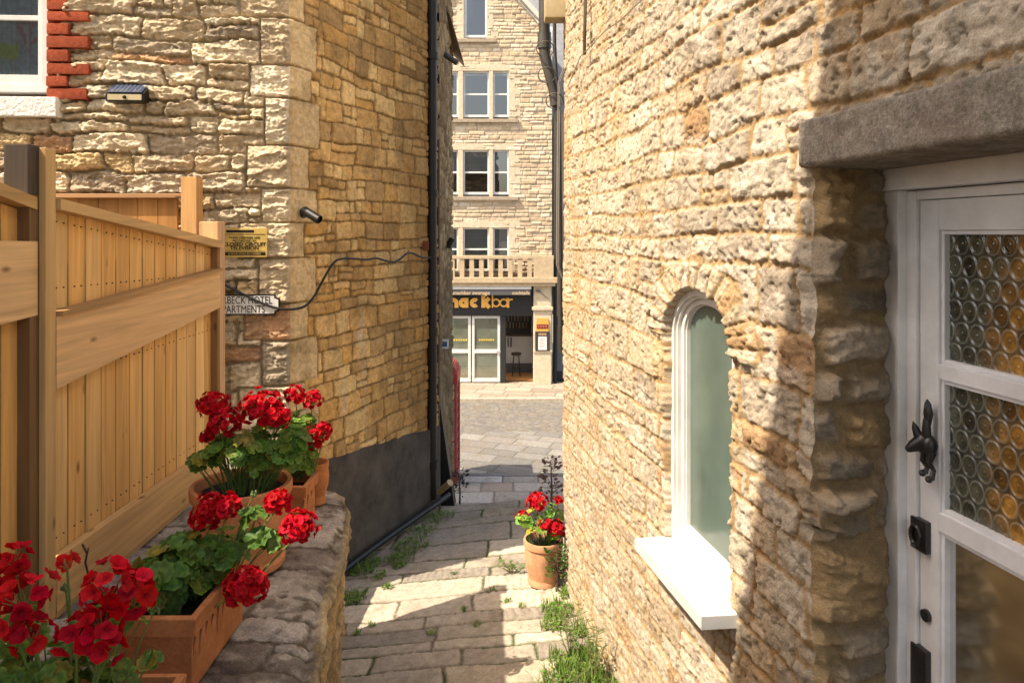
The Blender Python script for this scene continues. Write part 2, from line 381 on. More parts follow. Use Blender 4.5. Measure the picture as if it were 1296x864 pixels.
# ================================================================ GROUND
def gz(x, d): return CZ - (2.5 + .04 * (d - 4.5) - .09 * np.clip(x, -1.6, .6))
ys = [640, 650, 658, 678, 699, 712, 724, 745, 768, 783, 800, 813, 834, 864]
vb = [2.32 / ((y - 295) / 900 - .04) for y in ys][::-1]
vb = [.6, 1.1, 1.5, 1.9, 2.25, 2.6, 2.95, 3.25, 3.5, 3.75] + vb + [7.4]
U, V = np.meshgrid(np.arange(-1.7, 1.2, .009), np.arange(1.2, 6.95, .009))
r = rubble(U, V, 11, sw=(.30, .85), split=.0, warp=.045, ragged=.007, corner=.025, vb=vb, wfreq=2.0)
moss = fbm(U * 2.3, V * 2.3, 3, 5)
prof = sst(-.004, .010, r['e'] - .006)
idr = rnd(r['id'], 3)
h = prof * (.009 + .008 * idr + (rnd(r['id'], 4) - .5) * .03 * r['du'] + (rnd(r['id'], 5) - .5) * .05 * r['dv']) + prof * .005 * fbm(U * 9, V * 9, 5, 8, .6) + prof * .004 * facets(U * 9 + idr * 20, V * 9, 15) + .004 * fbm(U * 40, V * 40, 3, 9)
# worn tooling lines on a few slabs
h -= prof * (idr > .86) * .006 * np.maximum(0, np.sin(U * 110 + 3 * fbm(U * 6, V * 6, 2, 3)))
pc = palette(r['id'], 6, [(.40, .35, .285), (.34, .295, .24), (.45, .395, .32), (.29, .255, .215), (.40, .34, .26)])
jc = np.where((moss > .12)[..., None], np.array([.055, .075, .025]), np.array([.14, .115, .08]))
C = pc * prof[..., None] + jc * (1 - prof[..., None])
P = np.stack([U, V, gz(U, V) + h - .02], -1)
o = grid_mesh('path', P, C, M_['paving']); tag(o, kind='structure')

# steps that drop from the lip of the alley to the pavement below
m = MB(); n = 14; y0, y1 = 6.93, 12.6; zt = float(gz(0, 6.93)) - .03
for k in range(n):
    z = zt - (k + 1) * (zt - .02) / n * .999
    m.box((-1.6, y0 + (y1 - y0) * k / n, z - .5), (2.2, y0 + (y1 - y0) * (k + 1) / n + .01, z), col=(.3, .27, .22))
tag(m.build('steps', M_['paving']), kind='structure')
# street level
def slabs(name, x0, x1, y0, y1, z, seed, ch, sw, cols, jcol, mat, res=.03, bump=.006, rot=0.0):
    U, V = np.meshgrid(np.arange(x0, x1 + res / 2, res), np.arange(y0, y1 + res / 2, res))
    ca, sa = math.cos(rot), math.sin(rot)
    r = rubble(U * ca - V * sa, U * sa + V * ca, seed, ch=ch, sw=sw, split=0, warp=.01, ragged=.002, corner=.01)
    p = sst(0, .02, r['e'] - .004); h = p * (bump + bump * rnd(r['id'], seed)) + .003 * fbm(U * 9, V * 9, 3, seed)
    C = palette(r['id'], seed, cols) * p[..., None] + np.array(jcol) * (1 - p[..., None])
    o = grid_mesh(name, np.stack([U, V, z + h], -1), C, mat); tag(o, kind='structure'); return o
slabs('pavement', -4, 4, 12.3, 14.62, .0, 21, (.5, .62), (.45, .85), [(.40, .37, .33), (.34, .31, .28), (.46, .43, .40), (.30, .26, .23), (.38, .31, .26)], (.1, .09, .075), M_['paving'])
slabs('road', -7, 7, 14.9, 18.3, -.11, 22, (.42, .55), (.45, .8), [(.185, .175, .165), (.215, .205, .19), (.16, .155, .145), (.195, .18, .165)], (.085, .08, .07), M_['paving'], rot=.35)
slabs('road_setts', -7, 7, 18.3, 21.45, -.114, 23, (.10, .13), (.14, .22), [(.17, .16, .145), (.15, .14, .13), (.19, .175, .155)], (.11, .10, .09), M_['paving'], res=.04, rot=.12)
slabs('far_pavement', -7, 7, 21.62, 23.9, .0, 24, (.45, .6), (.5, .9), [(.31, .265, .21), (.28, .24, .19), (.34, .29, .235), (.26, .215, .17)], (.11, .095, .075), M_['paving'], rot=.2)
m = MB(); m.box((-7, 14.62, -.2), (7, 14.78, .02), bev=.02, col=(.2, .19, .18)); m.box((-7, 21.46, -.2), (7, 21.62, .015), bev=.02, col=(.4, .35, .28))
tag(m.build('kerb', M_['paving']), kind='structure')
m = MB(); m.box((-7, 14.78, -.2), (7, 14.9, -.105), col=(.07, .068, .065)); tag(m.build('gutter_channel', M_['paving']), kind='structure')
m = MB(); m.add([(-400, -400, -.35), (400, -400, -.35), (400, 900, -.35), (-400, 900, -.35)], [(0, 1, 2, 3)]); tag(m.build('ground', M_['tar']), kind='structure')
# terrace that the fence stands on, left of the alley, and the slope behind the camera
m = MB(); m.box((-8, -8, -.3), (-1.74, 5.3, CZ - 1.5)); m.box((-1.74, -8, -.3), (4, 1.0, CZ - 2.6)); tag(m.build('terrace', M_['tar']), kind='structure')

# ================================================================ LEFT HOUSE
CX, CY = -1.577, 5.05
house = thing('stone_house', 'stone house with sunlit rough front and charcoal painted base on its shaded side wall', 'house', (CX, CY, CZ - 2.64))
quoin_h = [-3.2]
qr = np.random.default_rng(4)
while quoin_h[-1] < 3.6: quoin_h.append(quoin_h[-1] + qr.uniform(.17, .34))
quoin_h = np.array(quoin_h); quoin_w = np.where(np.arange(len(quoin_h)) % 2 == 0, qr.uniform(.16, .22, len(quoin_h)), qr.uniform(.27, .36, len(quoin_h)))
def add_quoins(r, dist, V, swap):
    """large corner blocks over the rubble pattern"""
    k = np.clip(np.searchsorted(quoin_h, V + .006 * fbm(dist * 9, V * 9, 2, 31)) - 1, 0, len(quoin_h) - 2)
    w = quoin_w[k] if not swap else .5 - quoin_w[k]
    ins = dist < w
    e = np.minimum(np.minimum(V - quoin_h[k], quoin_h[k + 1] - V), w - dist) + .004 * fbm(dist * 40, V * 40, 3, 33)
    mx = r['id'].max() + 1
    r['e'] = np.where(ins, e, np.minimum(r['e'], dist - w)); r['id'] = np.where(ins, mx + k, r['id'])
    return ins
# front (sun rakes across it)
res = .0066
LF = 3.6
cvF = Curve([(CX - LF * .9982, CY - LF * .06), (CX, CY)], -1)
U, V = np.meshgrid(np.arange(0.3, LF + .001, res), np.arange(-2.0, 2.0, res))
r = rubble(U, V, 101, ch=(.08, .19), sw=(.13, .42), split=.55, warp=.06, ragged=.014, corner=.03)
ins = add_quoins(r, LF - U, V, False)
e = r['e'] - .005; p = sst(-.002, .009, e)
rel = .5 + .5 * fbm(U * 3, V * 3, 2, 77)
h = p * (.010 + .034 * rnd(r['id'], 11)) * np.where(ins, .8, 1.0)
h += p * (rnd(r['id'], 12) - .5) * .10 * r['du'] * np.where(ins, 0, 1) + p * (rnd(r['id'], 13) - .6) * .22 * r['dv'] * np.where(ins, 0, 1)
lay = fbm(U * 7 + rnd(r['id'], 14) * 40, V * 24 + rnd(r['id'], 15) * 40, 5, 41, .6)
h += p * np.where(ins, .010, .020) * lay + p * .022 * (np.abs(fbm(U * 18 + rnd(r['id'], 15) * 20, V * 26, 5, 43, .62)) - .15) + .005 * fbm(U * 60, V * 60, 3, 44)
h -= (1 - p) * .010
h += p * .022 * facets(U * 9 + rnd(r['id'], 17) * 20 + .5 * fbm(U * 8, V * 8, 2, 48), V * 26 + rnd(r['id'], 18) * 20 + .5 * fbm(U * 8, V * 8, 2, 50), 51)
h = h * sst(-.001, .02, LF - U)
pc = palette(r['id'], 16, [(.76, .63, .45), (.72, .58, .40), (.78, .67, .50), (.62, .49, .33), (.46, .38, .28), (.70, .51, .28), (.56, .32, .18)], [.26, .22, .18, .13, .10, .08, .03])
st = sst(.18, .5, fbm(U * 2.2 + 4, V * 5, 4, 47)) * sst(.6, -.9, V)
pc = pc * (1 - .45 * st[..., None])
gr = sst(.08, .42, fbm(U * 3 + 14, V * 8, 5, 49, .62))[..., None]; pc = pc * (1 - .4 * gr) + np.array([.28, .225, .16]) * .4 * gr
C = pc * p[..., None] + np.array([.45, .355, .23]) * (1 - p[..., None])
winL = (U < LF - 1.56) & (V > .925)        # the sash window opening, filled in below by window and brick
kc = ~(winL[:-1, :-1] & winL[1:, 1:])
def corner_push(P, dist, V):
    k = np.clip(np.searchsorted(quoin_h, V) - 1, 0, len(quoin_h) - 2); q = np.random.default_rng(9).uniform(-1, 1, (len(quoin_h), 2))[k]
    w = sst(.10, 0, dist); nF = np.array([.06, -.9982, 0]); nS = np.array([.9317, -.3633, 0])
    gap = sst(.012, .0, np.minimum(V - quoin_h[k], quoin_h[k + 1] - V))
    a = .008 * q[..., 0] + .008 * fbm(V * 16, V * 0 + 2, 4, 411) - .012 * gap; b = .008 * q[..., 1] + .008 * fbm(V * 16, V * 0 + 5, 4, 412) - .012 * gap
    return P + nF * (a * w)[..., None] + nS * (b * w)[..., None]
grid_mesh('wall', corner_push(wall_points(cvF, U, V + CZ, h), LF - U, V), C, M_['stone_l'], house, kc)
# side (in shade, lit by bounce)
SL = 2.25; sdx, sdy = .39 / 1.0734, 1 / 1.0734
cvS = Curve([(CX, CY), (CX + SL * sdx, CY + SL * sdy)], -1)
U, V = np.meshgrid(np.arange(0, SL + .001, .008), np.arange(-2.8, 2.6, .008))
r = rubble(U, V - .0 * U, 131, ch=(.085, .19), sw=(.08, .25), split=.42, warp=.045, ragged=.008, corner=.022)
ins = add_quoins(r, U, V, True)
e = r['e'] - .004; p = sst(-.002, .007, e)
h = p * (.008 + .020 * rnd(r['id'], 21)) + p * .008 * facets(U * 12 + rnd(r['id'], 24) * 20, V * 14, 65) + p * .006 * fbm(U * 12, V * 12, 4, 61) + .003 * fbm(U * 50, V * 50, 3, 62) + p * (rnd(r['id'], 22) - .5) * .05 * r['dv']
h = h * sst(-.001, .02, U)
pc = palette(r['id'], 23, [(.72, .45, .185), (.66, .395, .15), (.78, .52, .23), (.60, .35, .13), (.48, .295, .125), (.66, .37, .12)], [.26, .22, .2, .14, .1, .08])
pc = np.where(ins[..., None], pc * .4 + .6 * np.array([.70, .55, .34]), pc)
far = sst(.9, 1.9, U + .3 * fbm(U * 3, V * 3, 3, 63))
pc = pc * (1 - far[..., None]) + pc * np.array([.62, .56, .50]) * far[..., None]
lime = sst(.25, .5, fbm(U * 9, V * 1.5, 3, 66)) * sst(.45, .75, U) * sst(1.3, .9, U) * sst(-.5, -.8, V) * sst(-2.1, -1.5, V)
pc = pc * (1 - .6 * lime[..., None]) + np.array([.55, .47, .36]) * .6 * lime[..., None]
C = pc * p[..., None] + np.array([.27, .17, .075]) * (1 - p[..., None])
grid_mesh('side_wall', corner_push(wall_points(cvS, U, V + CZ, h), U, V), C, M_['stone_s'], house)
# painted base of the side wall, top edge falling with the alley
BS = basis((CX, CY, CZ), (sdx, sdy), (sdy, -sdx))       # x along the wall, y outward
m = MB(); N = 24
vv = []; ff = []
for i in range(N + 1):
    u = SL * i / N; top = -1.685 - .115 * u + .006 * math.sin(u * 9)
    vv += [BS @ Vector((u, .045, -2.9)), BS @ Vector((u, .045, top)), BS @ Vector((u, .015, top + .012))]
for i in range(N):
    a = i * 3; ff += [(a, a + 3, a + 4, a + 1), (a + 1, a + 4, a + 5, a + 2)]
m.add(vv, ff); m.build('plinth', M_['plinth'], house)
# body behind the faces, and the roof above
m = MB()
fx = lambda x, off: CY + .06 * (x - CX) + off
m.prism([(-7.5, fx(-7.5, .22)), (CX - .2, fx(CX - .2, .22)), (CX + .39 * 2.0 - .16, CY + 2.2), (-7.5, CY + 2.2)], 2, CZ - 3.2, CZ + 4.2, col=(.4, .32, .22)); m.build('body', M_['stone_l'], house)
m = MB(); m.prism([(-7.6, fx(-7.6, -.1)), (CX + .05, fx(CX, -.1)), (CX + .39 * 2.1, CY + 2.3), (-7.6, CY + 2.3)], 2, CZ + 4.2, CZ + 4.35); m.build('roof', M_['slate'], house)
# black drainpipe at the far corner
pd = 6.98
m = MB(); pb = W(546.5, 300, pd)
m.tube([(pb.x, pb.y, CZ - 2.6), (pb.x, pb.y, CZ + 3)], .050, 14)
for z in (-2.3, -1.0, .35, 1.7): m.tube([(pb.x, pb.y, CZ + z), (pb.x, pb.y, CZ + z + .07)], .062, 14)
dp = m.build('drainpipe', M_['black'], house, True)
for z in (-1.0, .35, 1.7): m = MB(); m.box((pb.x - .09, pb.y - .012, CZ + z + .02), (pb.x + .06, pb.y + .03, CZ + z + .05)); m.build('bracket', M_['black'], dp)
# second thin rusty pipe
m = MB(); q = W(555, 300, 7.25); m.tube([(q.x, q.y, CZ - 2.5), (q.x, q.y, CZ + .95)], .014, 8, col=(.12, .07, .045)); m.build('waste_pipe', M_['any'], house, True)
# sash window of the front
BF = basis((CX, CY, CZ), (.9982, .06), (.06, -.9982))    # x to the right along the wall, y outward
def fpt(px, py):
    """photo pixel on the front wall plane -> local (u, z)"""
    k = (px - 648) / 900; u = (k * CY - CX) / (.9982 - k * .06); d = CY + .06 * u
    return u, (295 - py) / 900 * d
uR, zB = fpt(62, 117)
win = MB(); uL = uR - 1.05
win.box((uR - .045, -.10, zB), (uR, .012, zB + 1.6), BF, bev=.004); win.box((uL, -.10, zB), (uL + .045, .012, zB + 1.6), BF, bev=.004)
win.box((uL + .045, -.10, zB), (uR - .045, .008, zB + .05), BF, bev=.004)
wf = win.build('window', M_['white'], house)
m = MB()
m.box((uR - .085, -.09, zB + .05), (uR - .045, -.02, zB + 1.6), BF, bev=.004); m.box((uL + .045, -.09, zB + .05), (uL + .085, -.02, zB + 1.6), BF, bev=.004)
m.box((uL + .085, -.09, zB + .05), (uR - .085, -.025, zB + .125), BF, bev=.004)
_, zm = fpt(40, 24); m.box((uL + .085, -.09, zm), (uR - .085, -.04, zm + .035), BF, bev=.004); m.build('sash', M_['white'], wf)
m = MB(); m.add([BF @ Vector(p) for p in ((uL + .08, -.06, zB + .1), (uR - .08, -.06, zB + .1), (uR - .08, -.06, zB + 1.6), (uL + .08, -.06, zB + 1.6))], [(0, 1, 2, 3)]); m.build('pane', M_['glass'], wf)
# blue curtain in folds, with a pale green band
NU = 90; Uc, Vc = np.meshgrid(np.linspace(uL + .02, uR - .03, NU), np.linspace(zB + .02, zB + 1.6, 60))
hc = -.092 + .012 * np.sin(Uc * 62 + 1.5 * np.sin(Vc * 2)) + .008 * np.sin(Uc * 131)
Cc = np.ones(Uc.shape + (3,)) * np.array([.45, .58, .74])
gb = ((Vc - zB) > .26) & ((Vc - zB) < .36) & (Uc < uR - .25); Cc[gb] = (.46, .62, .30)
fl = (np.hypot((Uc - (uR - .19)) * 1.6, Vc - zB - .42) < .12) & (np.sin(np.arctan2(Vc - zB - .30, Uc - uR + .19) * 14) > .1); Cc[fl] = (.55, .34, .46)
Pc = np.stack([BF[0][0] * Uc + BF[0][1] * hc + BF[0][3], BF[1][0] * Uc + BF[1][1] * hc + BF[1][3], Vc + CZ], -1)
grid_mesh('curtain', Pc, Cc, M_['curtain'], wf)
m = MB(); uS, zS = fpt(81, 126); zS2 = fpt(40, 150)[1]; m.box((uL - .1, -.09, zS2), (uS, .10, zS), BF, bev=.008); m.build('sill', mat_plain('worn_sill_paint', (.72, .71, .68), .7, .15, 25, .9, 40, bdist=.012), wf)
# brick quoins of the window
m = MB()
bz = [(0, 16, 91), (17, 30, 117), (32, 47, 92), (48, 64, 117), (65, 81, 92), (82, 97, 118), (98, 112, 91), (113, 128, 115)]
for a, b, xr in bz:
    u0, z1 = fpt(65, a + .5); u1, z0 = fpt(xr, b - .5); c = rng.uniform(.8, 1.15)
    m.box((u0, -.05, z0), (u1, .062 + rng.uniform(-.006, .006), z1), BF, bev=.007, col=(.38 * c, .075 * c, .032 * c))
for k in range(5): m.box((u0, -.05, fpt(65, -17 * k - 16)[1]), (fpt(92 if k % 2 else 117, 0)[0], .062, fpt(65, -17 * k - 1.5)[1]), BF, bev=.007, col=(.37, .075, .032))
m.build('brick_surround', M_['brick'], house, True)

def wall_thing_M(px, py):
    u, z = fpt(px, py); return u, z
# solar lamp on the front wall
u0, z1 = fpt(146, 110); u1, z0 = fpt(193, 133)
lp = thing('solar_wall_light', 'small black solar light with panel top, fixed to the sunlit rough stone front', 'light', BF @ Vector(((u0 + u1) / 2, .03, z0)))
m = MB(); m.prism([(.02, z0 + .0), (.135, z0), (.135, z0 + .055), (.02, z1 + .012)], 0, u0, u1, BF); m.build('housing', M_['black'], lp)
m = MB(); m.prism([(.138, z0 + .062), (.141, z0 + .060), (.027, z1 + .014), (.024, z1 + .016)], 0, u0 + .012, u1 - .012, BF, col=(.03, .045, .09))
for k in range(1, 8): m.prism([(.140, z0 + .0625), (.1415, z0 + .0615), (.03, z1 + .0145), (.0285, z1 + .0155)], 0, u0 + .012 + k * (u1 - u0 - .024) / 8 - .001, u0 + .012 + k * (u1 - u0 - .024) / 8 + .001, BF, col=(.3, .34, .4))
m.build('solar_panel', mat_attr('solar_cell', .15, 10, .1, 0, spec=.8), lp)
m = MB(); m.box((u0 + .014, .13, z0 + .008), (u1 - .014, .139, z0 + .047), BF, col=(.48, .40, .25)); m.build('lens', M_['any'], lp)
m = MB(); c = BF @ Vector(((u0 + u1) / 2, .139, z0 + .028)); m.ball(c, .013, col=(.02, .02, .02)); m.build('sensor', M_['any'], lp, True)
# brass warning plate
u0, z1 = fpt(284.5, 289); u1, z0 = fpt(341, 325)
sg = thing('warning_sign', 'square brass plate of a closed circuit television warning, beside the top of the fence post', 'sign', BF @ Vector(((u0 + u1) / 2, .05, z0)))
m = MB(); m.box((u0, .045, z0), (u1, .06, z1), BF, bev=.003); m.build('plate', M_['gold'], sg)
def wtext(u, z, txt, size, par, mat, dep=.0615, sx=1, bold=0, B=BF): return text_mesh(txt, size, B @ Matrix(((1, 0, 0, u), (0, -1, 0, dep), (0, 0, 1, z), (0, 0, 0, 1))), .0008, bold, 'lettering', mat, par, sx, 'CENTER')
uc = (u0 + u1) / 2; hz = z1 - z0
blk = M_['black']
wtext(uc, z1 - hz * .36, 'THESE PREMISES ARE', .022, sg, blk, sx=1.05); wtext(uc, z1 - hz * .47, 'PROTECTED BY', .022, sg, blk, sx=1.05)
wtext(uc, z1 - hz * .61, 'CLOSED CIRCUIT', .034, sg, blk, sx=1.1, bold=.0008); wtext(uc, z1 - hz * .74, 'TELEVISION', .034, sg, blk, sx=1.1, bold=.0008)
m = MB(); m.box((u0 + .01, .0602, z0 + hz * .06), (u1 - .01, .0612, z0 + hz * .17), BF); m.box((u0 + .012, .0602, z1 - hz * .22), (u1 - .012, .0612, z1 - hz * .2), BF)
m.box((u0 + .012, .0602, z0 + hz * .2), (u1 - .012, .0612, z0 + hz * .212), BF); m.box((u0 + .03, .0602, z1 - hz * .15), (u1 - .09, .0612, z1 - hz * .06), BF); m.build('printed_band', blk, sg)
wtext(uc, z0 + hz * .085, '24 HOUR VIDEO RECORDING', .017, sg, M_['gold'], dep=.0622)
# hotel sign
ua, za = fpt(262, 372); ub, zb = fpt(357, 397)
hs = thing('hotel_sign', 'white hotel sign with black border and notched corners, partly behind the fence post', 'sign', BF @ Vector(((ua + ub) / 2, .05, zb)))
def notched(a, b, c, d, k): return [(a + k, c), (b - k, c), (b - k, c + k * .6), (b, c + k), (b, d - k), (b - k, d - k * .6), (b - k, d), (a + k, d), (a + k, d - k * .6), (a, d - k), (a, c + k), (a + k, c + k * .6)]
m = MB(); m.prism(notched(ua, ub, zb, za, .03), 1, .045, .062, BF); m.build('border', blk, hs)
m = MB(); m.prism(notched(ua + .01, ub - .01, zb + .01, za - .01, .028), 1, .062, .0635, BF); m.build('panel', M_['white'], hs)
wtext((ua + ub) / 2 + .005, za - .064, 'PURBECK HOTEL', .074, hs, blk, dep=.0645, sx=.72); wtext((ua + ub) / 2 - .005, zb + .016, 'APARTMENTS', .074, hs, blk, dep=.0645, sx=.72)
# cable sagging from the front across the side wall
def spt(px, py, off=.055):
    k = (px - 648) / 900; u = (k * CY - CX) / (sdx - k * sdy); d = CY + sdy * u
    return BS @ Vector((u, off, (295 - py) / 900 * d))
pts = [BF @ Vector((fpt(270, 345)[0], .07, fpt(270, 345)[1]))]
for a, b in ((290, 360), (310, 370), (330, 380), (348, 387)): u, z = fpt(a, b); pts.append(BF @ Vector((u, .075, z)))
pts += [BF @ Vector((fpt(366, 391)[0], .07, fpt(366, 391)[1]))]
for a, b in ((378, 389), (390, 375), (398, 360), (405, 347), (413, 334), (421, 327), (440, 327), (458, 329), (468, 326), (478, 329), (490, 332), (499, 329), (508, 320), (516, 320), (528, 327), (546, 325)): pts.append(spt(a, b))
pts = [Vector((p[0], p[1], p[2])) for p in chaikin([tuple(p) for p in pts], 2)]
m = MB(); m.tube(pts, .009, 6); o = m.build('cable', M_['black'], None, True); tag(o, 'black cable sagging over hotel sign and across the shaded side wall', 'cable')
# bullet camera
c0 = spt(379, 270, .03)
cc = thing('security_camera', 'black bullet camera on a bracket on the shaded side wall near the corner', 'camera', c0)
m = MB(); ax = Vector((sdy, -sdx, 0)); m.tube([c0, c0 + ax * .015], .035, 14); m.tube([c0 + ax * .01, c0 + ax * .05 + Vector((0, 0, -.01)), c0 + ax * .07 + Vector((0, .0, -.012))], .012, 8); m.build('bracket', M_['black'], cc, True)
e0 = W(383, 266, 5.10); e1 = W(402, 278, 5.05)
m = MB(); m.tube([e0, e0 + (e1 - e0) * .9, e1], [.026, .028, .028], 14); m.tube([e0 + (e1 - e0) * .1 + Vector((0, 0, .006)), e1 + (e1 - e0) * .12 + Vector((0, 0, .008))], .031, 14, cap=False); m.build('barrel', M_['black'], cc, True)
# little terracotta vent on the side wall
c0 = spt(535, 311, .03); m = MB(); m.box((c0.x - .03, c0.y - .03, c0.z - .045), (c0.x + .03, c0.y + .03, c0.z + .045), bev=.006, col=(.2, .07, .035)); m.build('air_brick', M_['brick'], house)
# black gutter pipe along the foot of the wall
g = [BS @ Vector((u, .12 - .02 * math.sin(u * 2), float(gz((BS @ Vector((u, .12, 0))).x, (BS @ Vector((u, .12, 0))).y)) - CZ + .055)) for u in np.linspace(.2, 2.25, 14)]
m = MB(); m.tube(g, .026, 10); o = m.build('gutter_pipe', M_['black'], None, True); tag(o, 'long black pipe lying along the foot of the charcoal painted wall', 'pipe')

# ================================================================ HOUSE FURTHER DOWN ON THE LEFT
h2 = thing('stone_house', 'narrow glimpse of dark stone house beyond the black drainpipe, with small eave', 'house', (-.9, 9, 0))
cv2 = Curve([(-.80, 7.32), (-1.07, 12.4), (-3.0, 12.6)], -1)
U, V = np.meshgrid(np.arange(0, 6.9, .03), np.arange(-5, 3.8, .03))
r = rubble(U, V, 171, ch=(.1, .2), sw=(.15, .4), split=.3, warp=.02); p = sst(-.004, .016, r['e'] - .006)
h = p * (.015 + .04 * rnd(r['id'], 31)) + p * .012 * fbm(U * 9, V * 9, 3, 91)
pc = palette(r['id'], 32, [(.42, .29, .16), (.34, .23, .12), (.48, .34, .19), (.26, .18, .10)])
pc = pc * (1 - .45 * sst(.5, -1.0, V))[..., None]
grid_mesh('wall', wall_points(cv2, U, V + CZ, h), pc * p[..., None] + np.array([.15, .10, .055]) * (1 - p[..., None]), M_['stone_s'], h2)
m = MB(); m.prism([(-.95, 7.36), (-1.2, 12.25), (-7, 12.4), (-7, 7.4)], 2, 0, CZ + 3.7); m.build('body', M_['stone_s'], h2)
m = MB(); m.prism([(-.84, CZ + 2.95), (-.88, CZ + 3.12), (-4, CZ + 6.5), (-4, CZ + 6.3)], 1, 9.6, 12.7); m.build('roof', mat_plain('brown_tiles', (.27, .19, .12), .85, .3, 8, .5, 30, bdist=.02), h2)
m = MB(); a = W(556, 63, 8.6); b = W(579, 80, 8.6); m.tube([a, (a + b) / 2 + Vector((0, 0, -.01)), b], .035, 10, col=(.3, .26, .2)); m.build('gutter', M_['pipe'], h2, True)
q = W(560, 435, 8.5)
o = thing('house_number_sign', 'tiny blue and white plate on the dark wall just beyond the drainpipe', 'sign', q)
m = MB(); m.box((q.x - .03, q.y - .02, q.z - .055), (q.x + .075, q.y, q.z + .055), col=(.75, .77, .8)); m.build('plate', M_['any'], o)
m = MB(); m.box((q.x - .01, q.y - .024, q.z - .03), (q.x + .055, q.y - .0205, q.z + .03), col=(.06, .12, .3)); m.build('printed_panel', M_['any'], o)
q = W(571, 306, 9.5)
o = thing('spotlight', 'small black spotlight on the dark house, in front of the far shop building', 'light', q)
m = MB(); m.tube([q + Vector((-.12, 0, .01)), q + Vector((-.03, 0, 0))], .012, 8); m.build('arm', M_['black'], o, True)
m = MB(); m.tube([q + Vector((-.05, 0, -.07)), q + Vector((.02, -.02, .05))], [.05, .035], 12); m.build('lamp_head', M_['black'], o, True)
# black board at the foot of the drainpipe, brass pipe stub
bb = W(563, 640, 7.35)
m = MB(); a = [W(552, 478, 7.3), W(575, 640, 7.3), W(552, 640, 7.3)]
m.v = [tuple(p) for p in a] + [tuple(p + Vector((0.01, .12, 0))) for p in a]; m.f = [(0, 1, 2), (5, 4, 3), (0, 3, 4, 1), (1, 4, 5, 2), (2, 5, 3, 0)]; m.c = [(1, 1, 1)] * 6
tag(m.build('leaning_board', M_['black']), 'black wedge shaped board leaning at the foot of the drainpipe', 'board')
m = MB(); a = W(556, 622, 6.95); b = W(569, 611, 6.85); m.tube([a, b], .03, 10, col=(.35, .24, .1)); m.tube([b, b + (b - a) * .06], .034, 10, col=(.45, .32, .15))
tag(m.build('pipe_stub', mat_attr('brass_pipe', .35, 20, .3, .2, spec=.7), None, True), 'short brass coloured pipe end poking out by the foot of the drainpipe', 'pipe')

# ================================================================ RIGHT HOUSE (curved wall)
hr = thing('curved_stone_house', 'tall sunlit rough stone house with arched window and white glazed door, right of alley', 'house', (.7, 3.0, CZ - 2.5))
mW = .19
pl = [(1.20, .44), (.886, 2.09), (.523, 4.0), (.400, 4.80), (.366, 5.02)]
arc = [(.366 + .12 * (1 - math.cos(a)), 5.02 + .12 * math.sin(a)) for a in np.linspace(.1, PI / 2, 8)]
cvR = Curve(chaikin(pl, 3) + [np.array(q) for q in arc] + [np.array((2.5, 5.25))], 1)
uP = cvR.u_at_y(2.09); res = .0062
U, V = np.meshgrid(np.arange(.6, cvR.u_at_y(5.02) + .7, res), np.arange(-2.75, 2.1, res))
r = rubble(U, V, 211, ch=(.095, .185), sw=(.14, .34), split=.22, warp=.034, ragged=.012, corner=.022)
# arched window opening
uW = cvR.u_at_y(2.872); WH = .292
zs, zsill, rise = -.43, -1.345, .19
du = U - uW
arch_top = zs + rise * np.sqrt(np.clip(1 - (du / WH) ** 2, 0, 1))
rag = .016 * fbm(U * 14, V * 14, 3, 305) + .006 * fbm(U * 40, V * 40, 2, 306)
inside = np.minimum(np.minimum(WH + .01 + rag - np.abs(du), arch_top + .015 + rag - V), V - (zsill - .05))
# radial arch stones of thin rubble
ang = np.arctan2((V - zs) / rise * WH, du); rad = np.hypot(du, np.maximum(V - zs, 0) / rise * WH)
ring = (V > zs - .02) & (rad > WH * .9) & (rad < WH + .20 + .04 * np.sin(ang * 9) + .03 * vn(ang * 4, ang * 0, 7))
sec = np.floor(ang / .19 + .3 * vn(ang * 3, rad * 9, 8)); fr = ang / .19 + .3 * vn(ang * 3, rad * 9, 8) - sec
mx = r['id'].max() + 1
er = np.minimum(np.minimum(fr, 1 - fr) * .19 * rad, (WH + .2 - rad)) + .005 * fbm(U * 40, V * 40, 2, 12)
r['e'] = np.where(ring, er, r['e']); r['id'] = np.where(ring, (mx + sec - sec.min()).astype(int), r['id'])
jmb = (np.abs(du) > WH) & (np.abs(du) < WH + .1) & (V < zs) & (V > zsill - .02)
e = r['e'] - .007
near = sst(cvR.u_at_y(4.3), cvR.u_at_y(2.7), U)             # joints read deeper close to the door, eroded and washed over further on
p = sst(-.002, .007, e)
q1 = rnd(r['id'], 44) * 30; q2 = rnd(r['id'], 45) * 30
rg = fbm(U * 11 + q1, V * 13 + q2, 6, 231, .62)
chip = np.abs(fbm(U * 19 + q2, V * 23 + q1, 5, 232, .6)); pit = np.maximum(0, fbm(U * 30, V * 36, 4, 233, .6) - .20)
amp = .45 + .55 * near
fct = facets(U * 17 + .5 * fbm(U * 9, V * 9, 2, 301) + q1, V * 22 + .5 * fbm(U * 9, V * 9, 2, 302) + q2, 303)
h = p * amp * (.0035 + .008 * rnd(r['id'], 41) + .009 * fct) + p * (rnd(r['id'], 42) - .5) * .025 * r['du'] + p * (rnd(r['id'], 43) - .5) * .035 * r['dv']
h += (.35 + .65 * p) * amp * (.006 * rg + .010 * (chip - .15)) - (.3 + .7 * p) * .03 * pit + .004 * fbm(U * 60, V * 60, 4, 236, .7) + .010 * fbm(U * 2.5, V * 2.5, 2, 237)
h += np.where(ring, .016 * rnd(r['id'], 46), 0)
crv = sst(.22, .40, fbm(U * 6, V * 22, 5, 239, .6)) * (1 - near) ; h -= .009 * crv
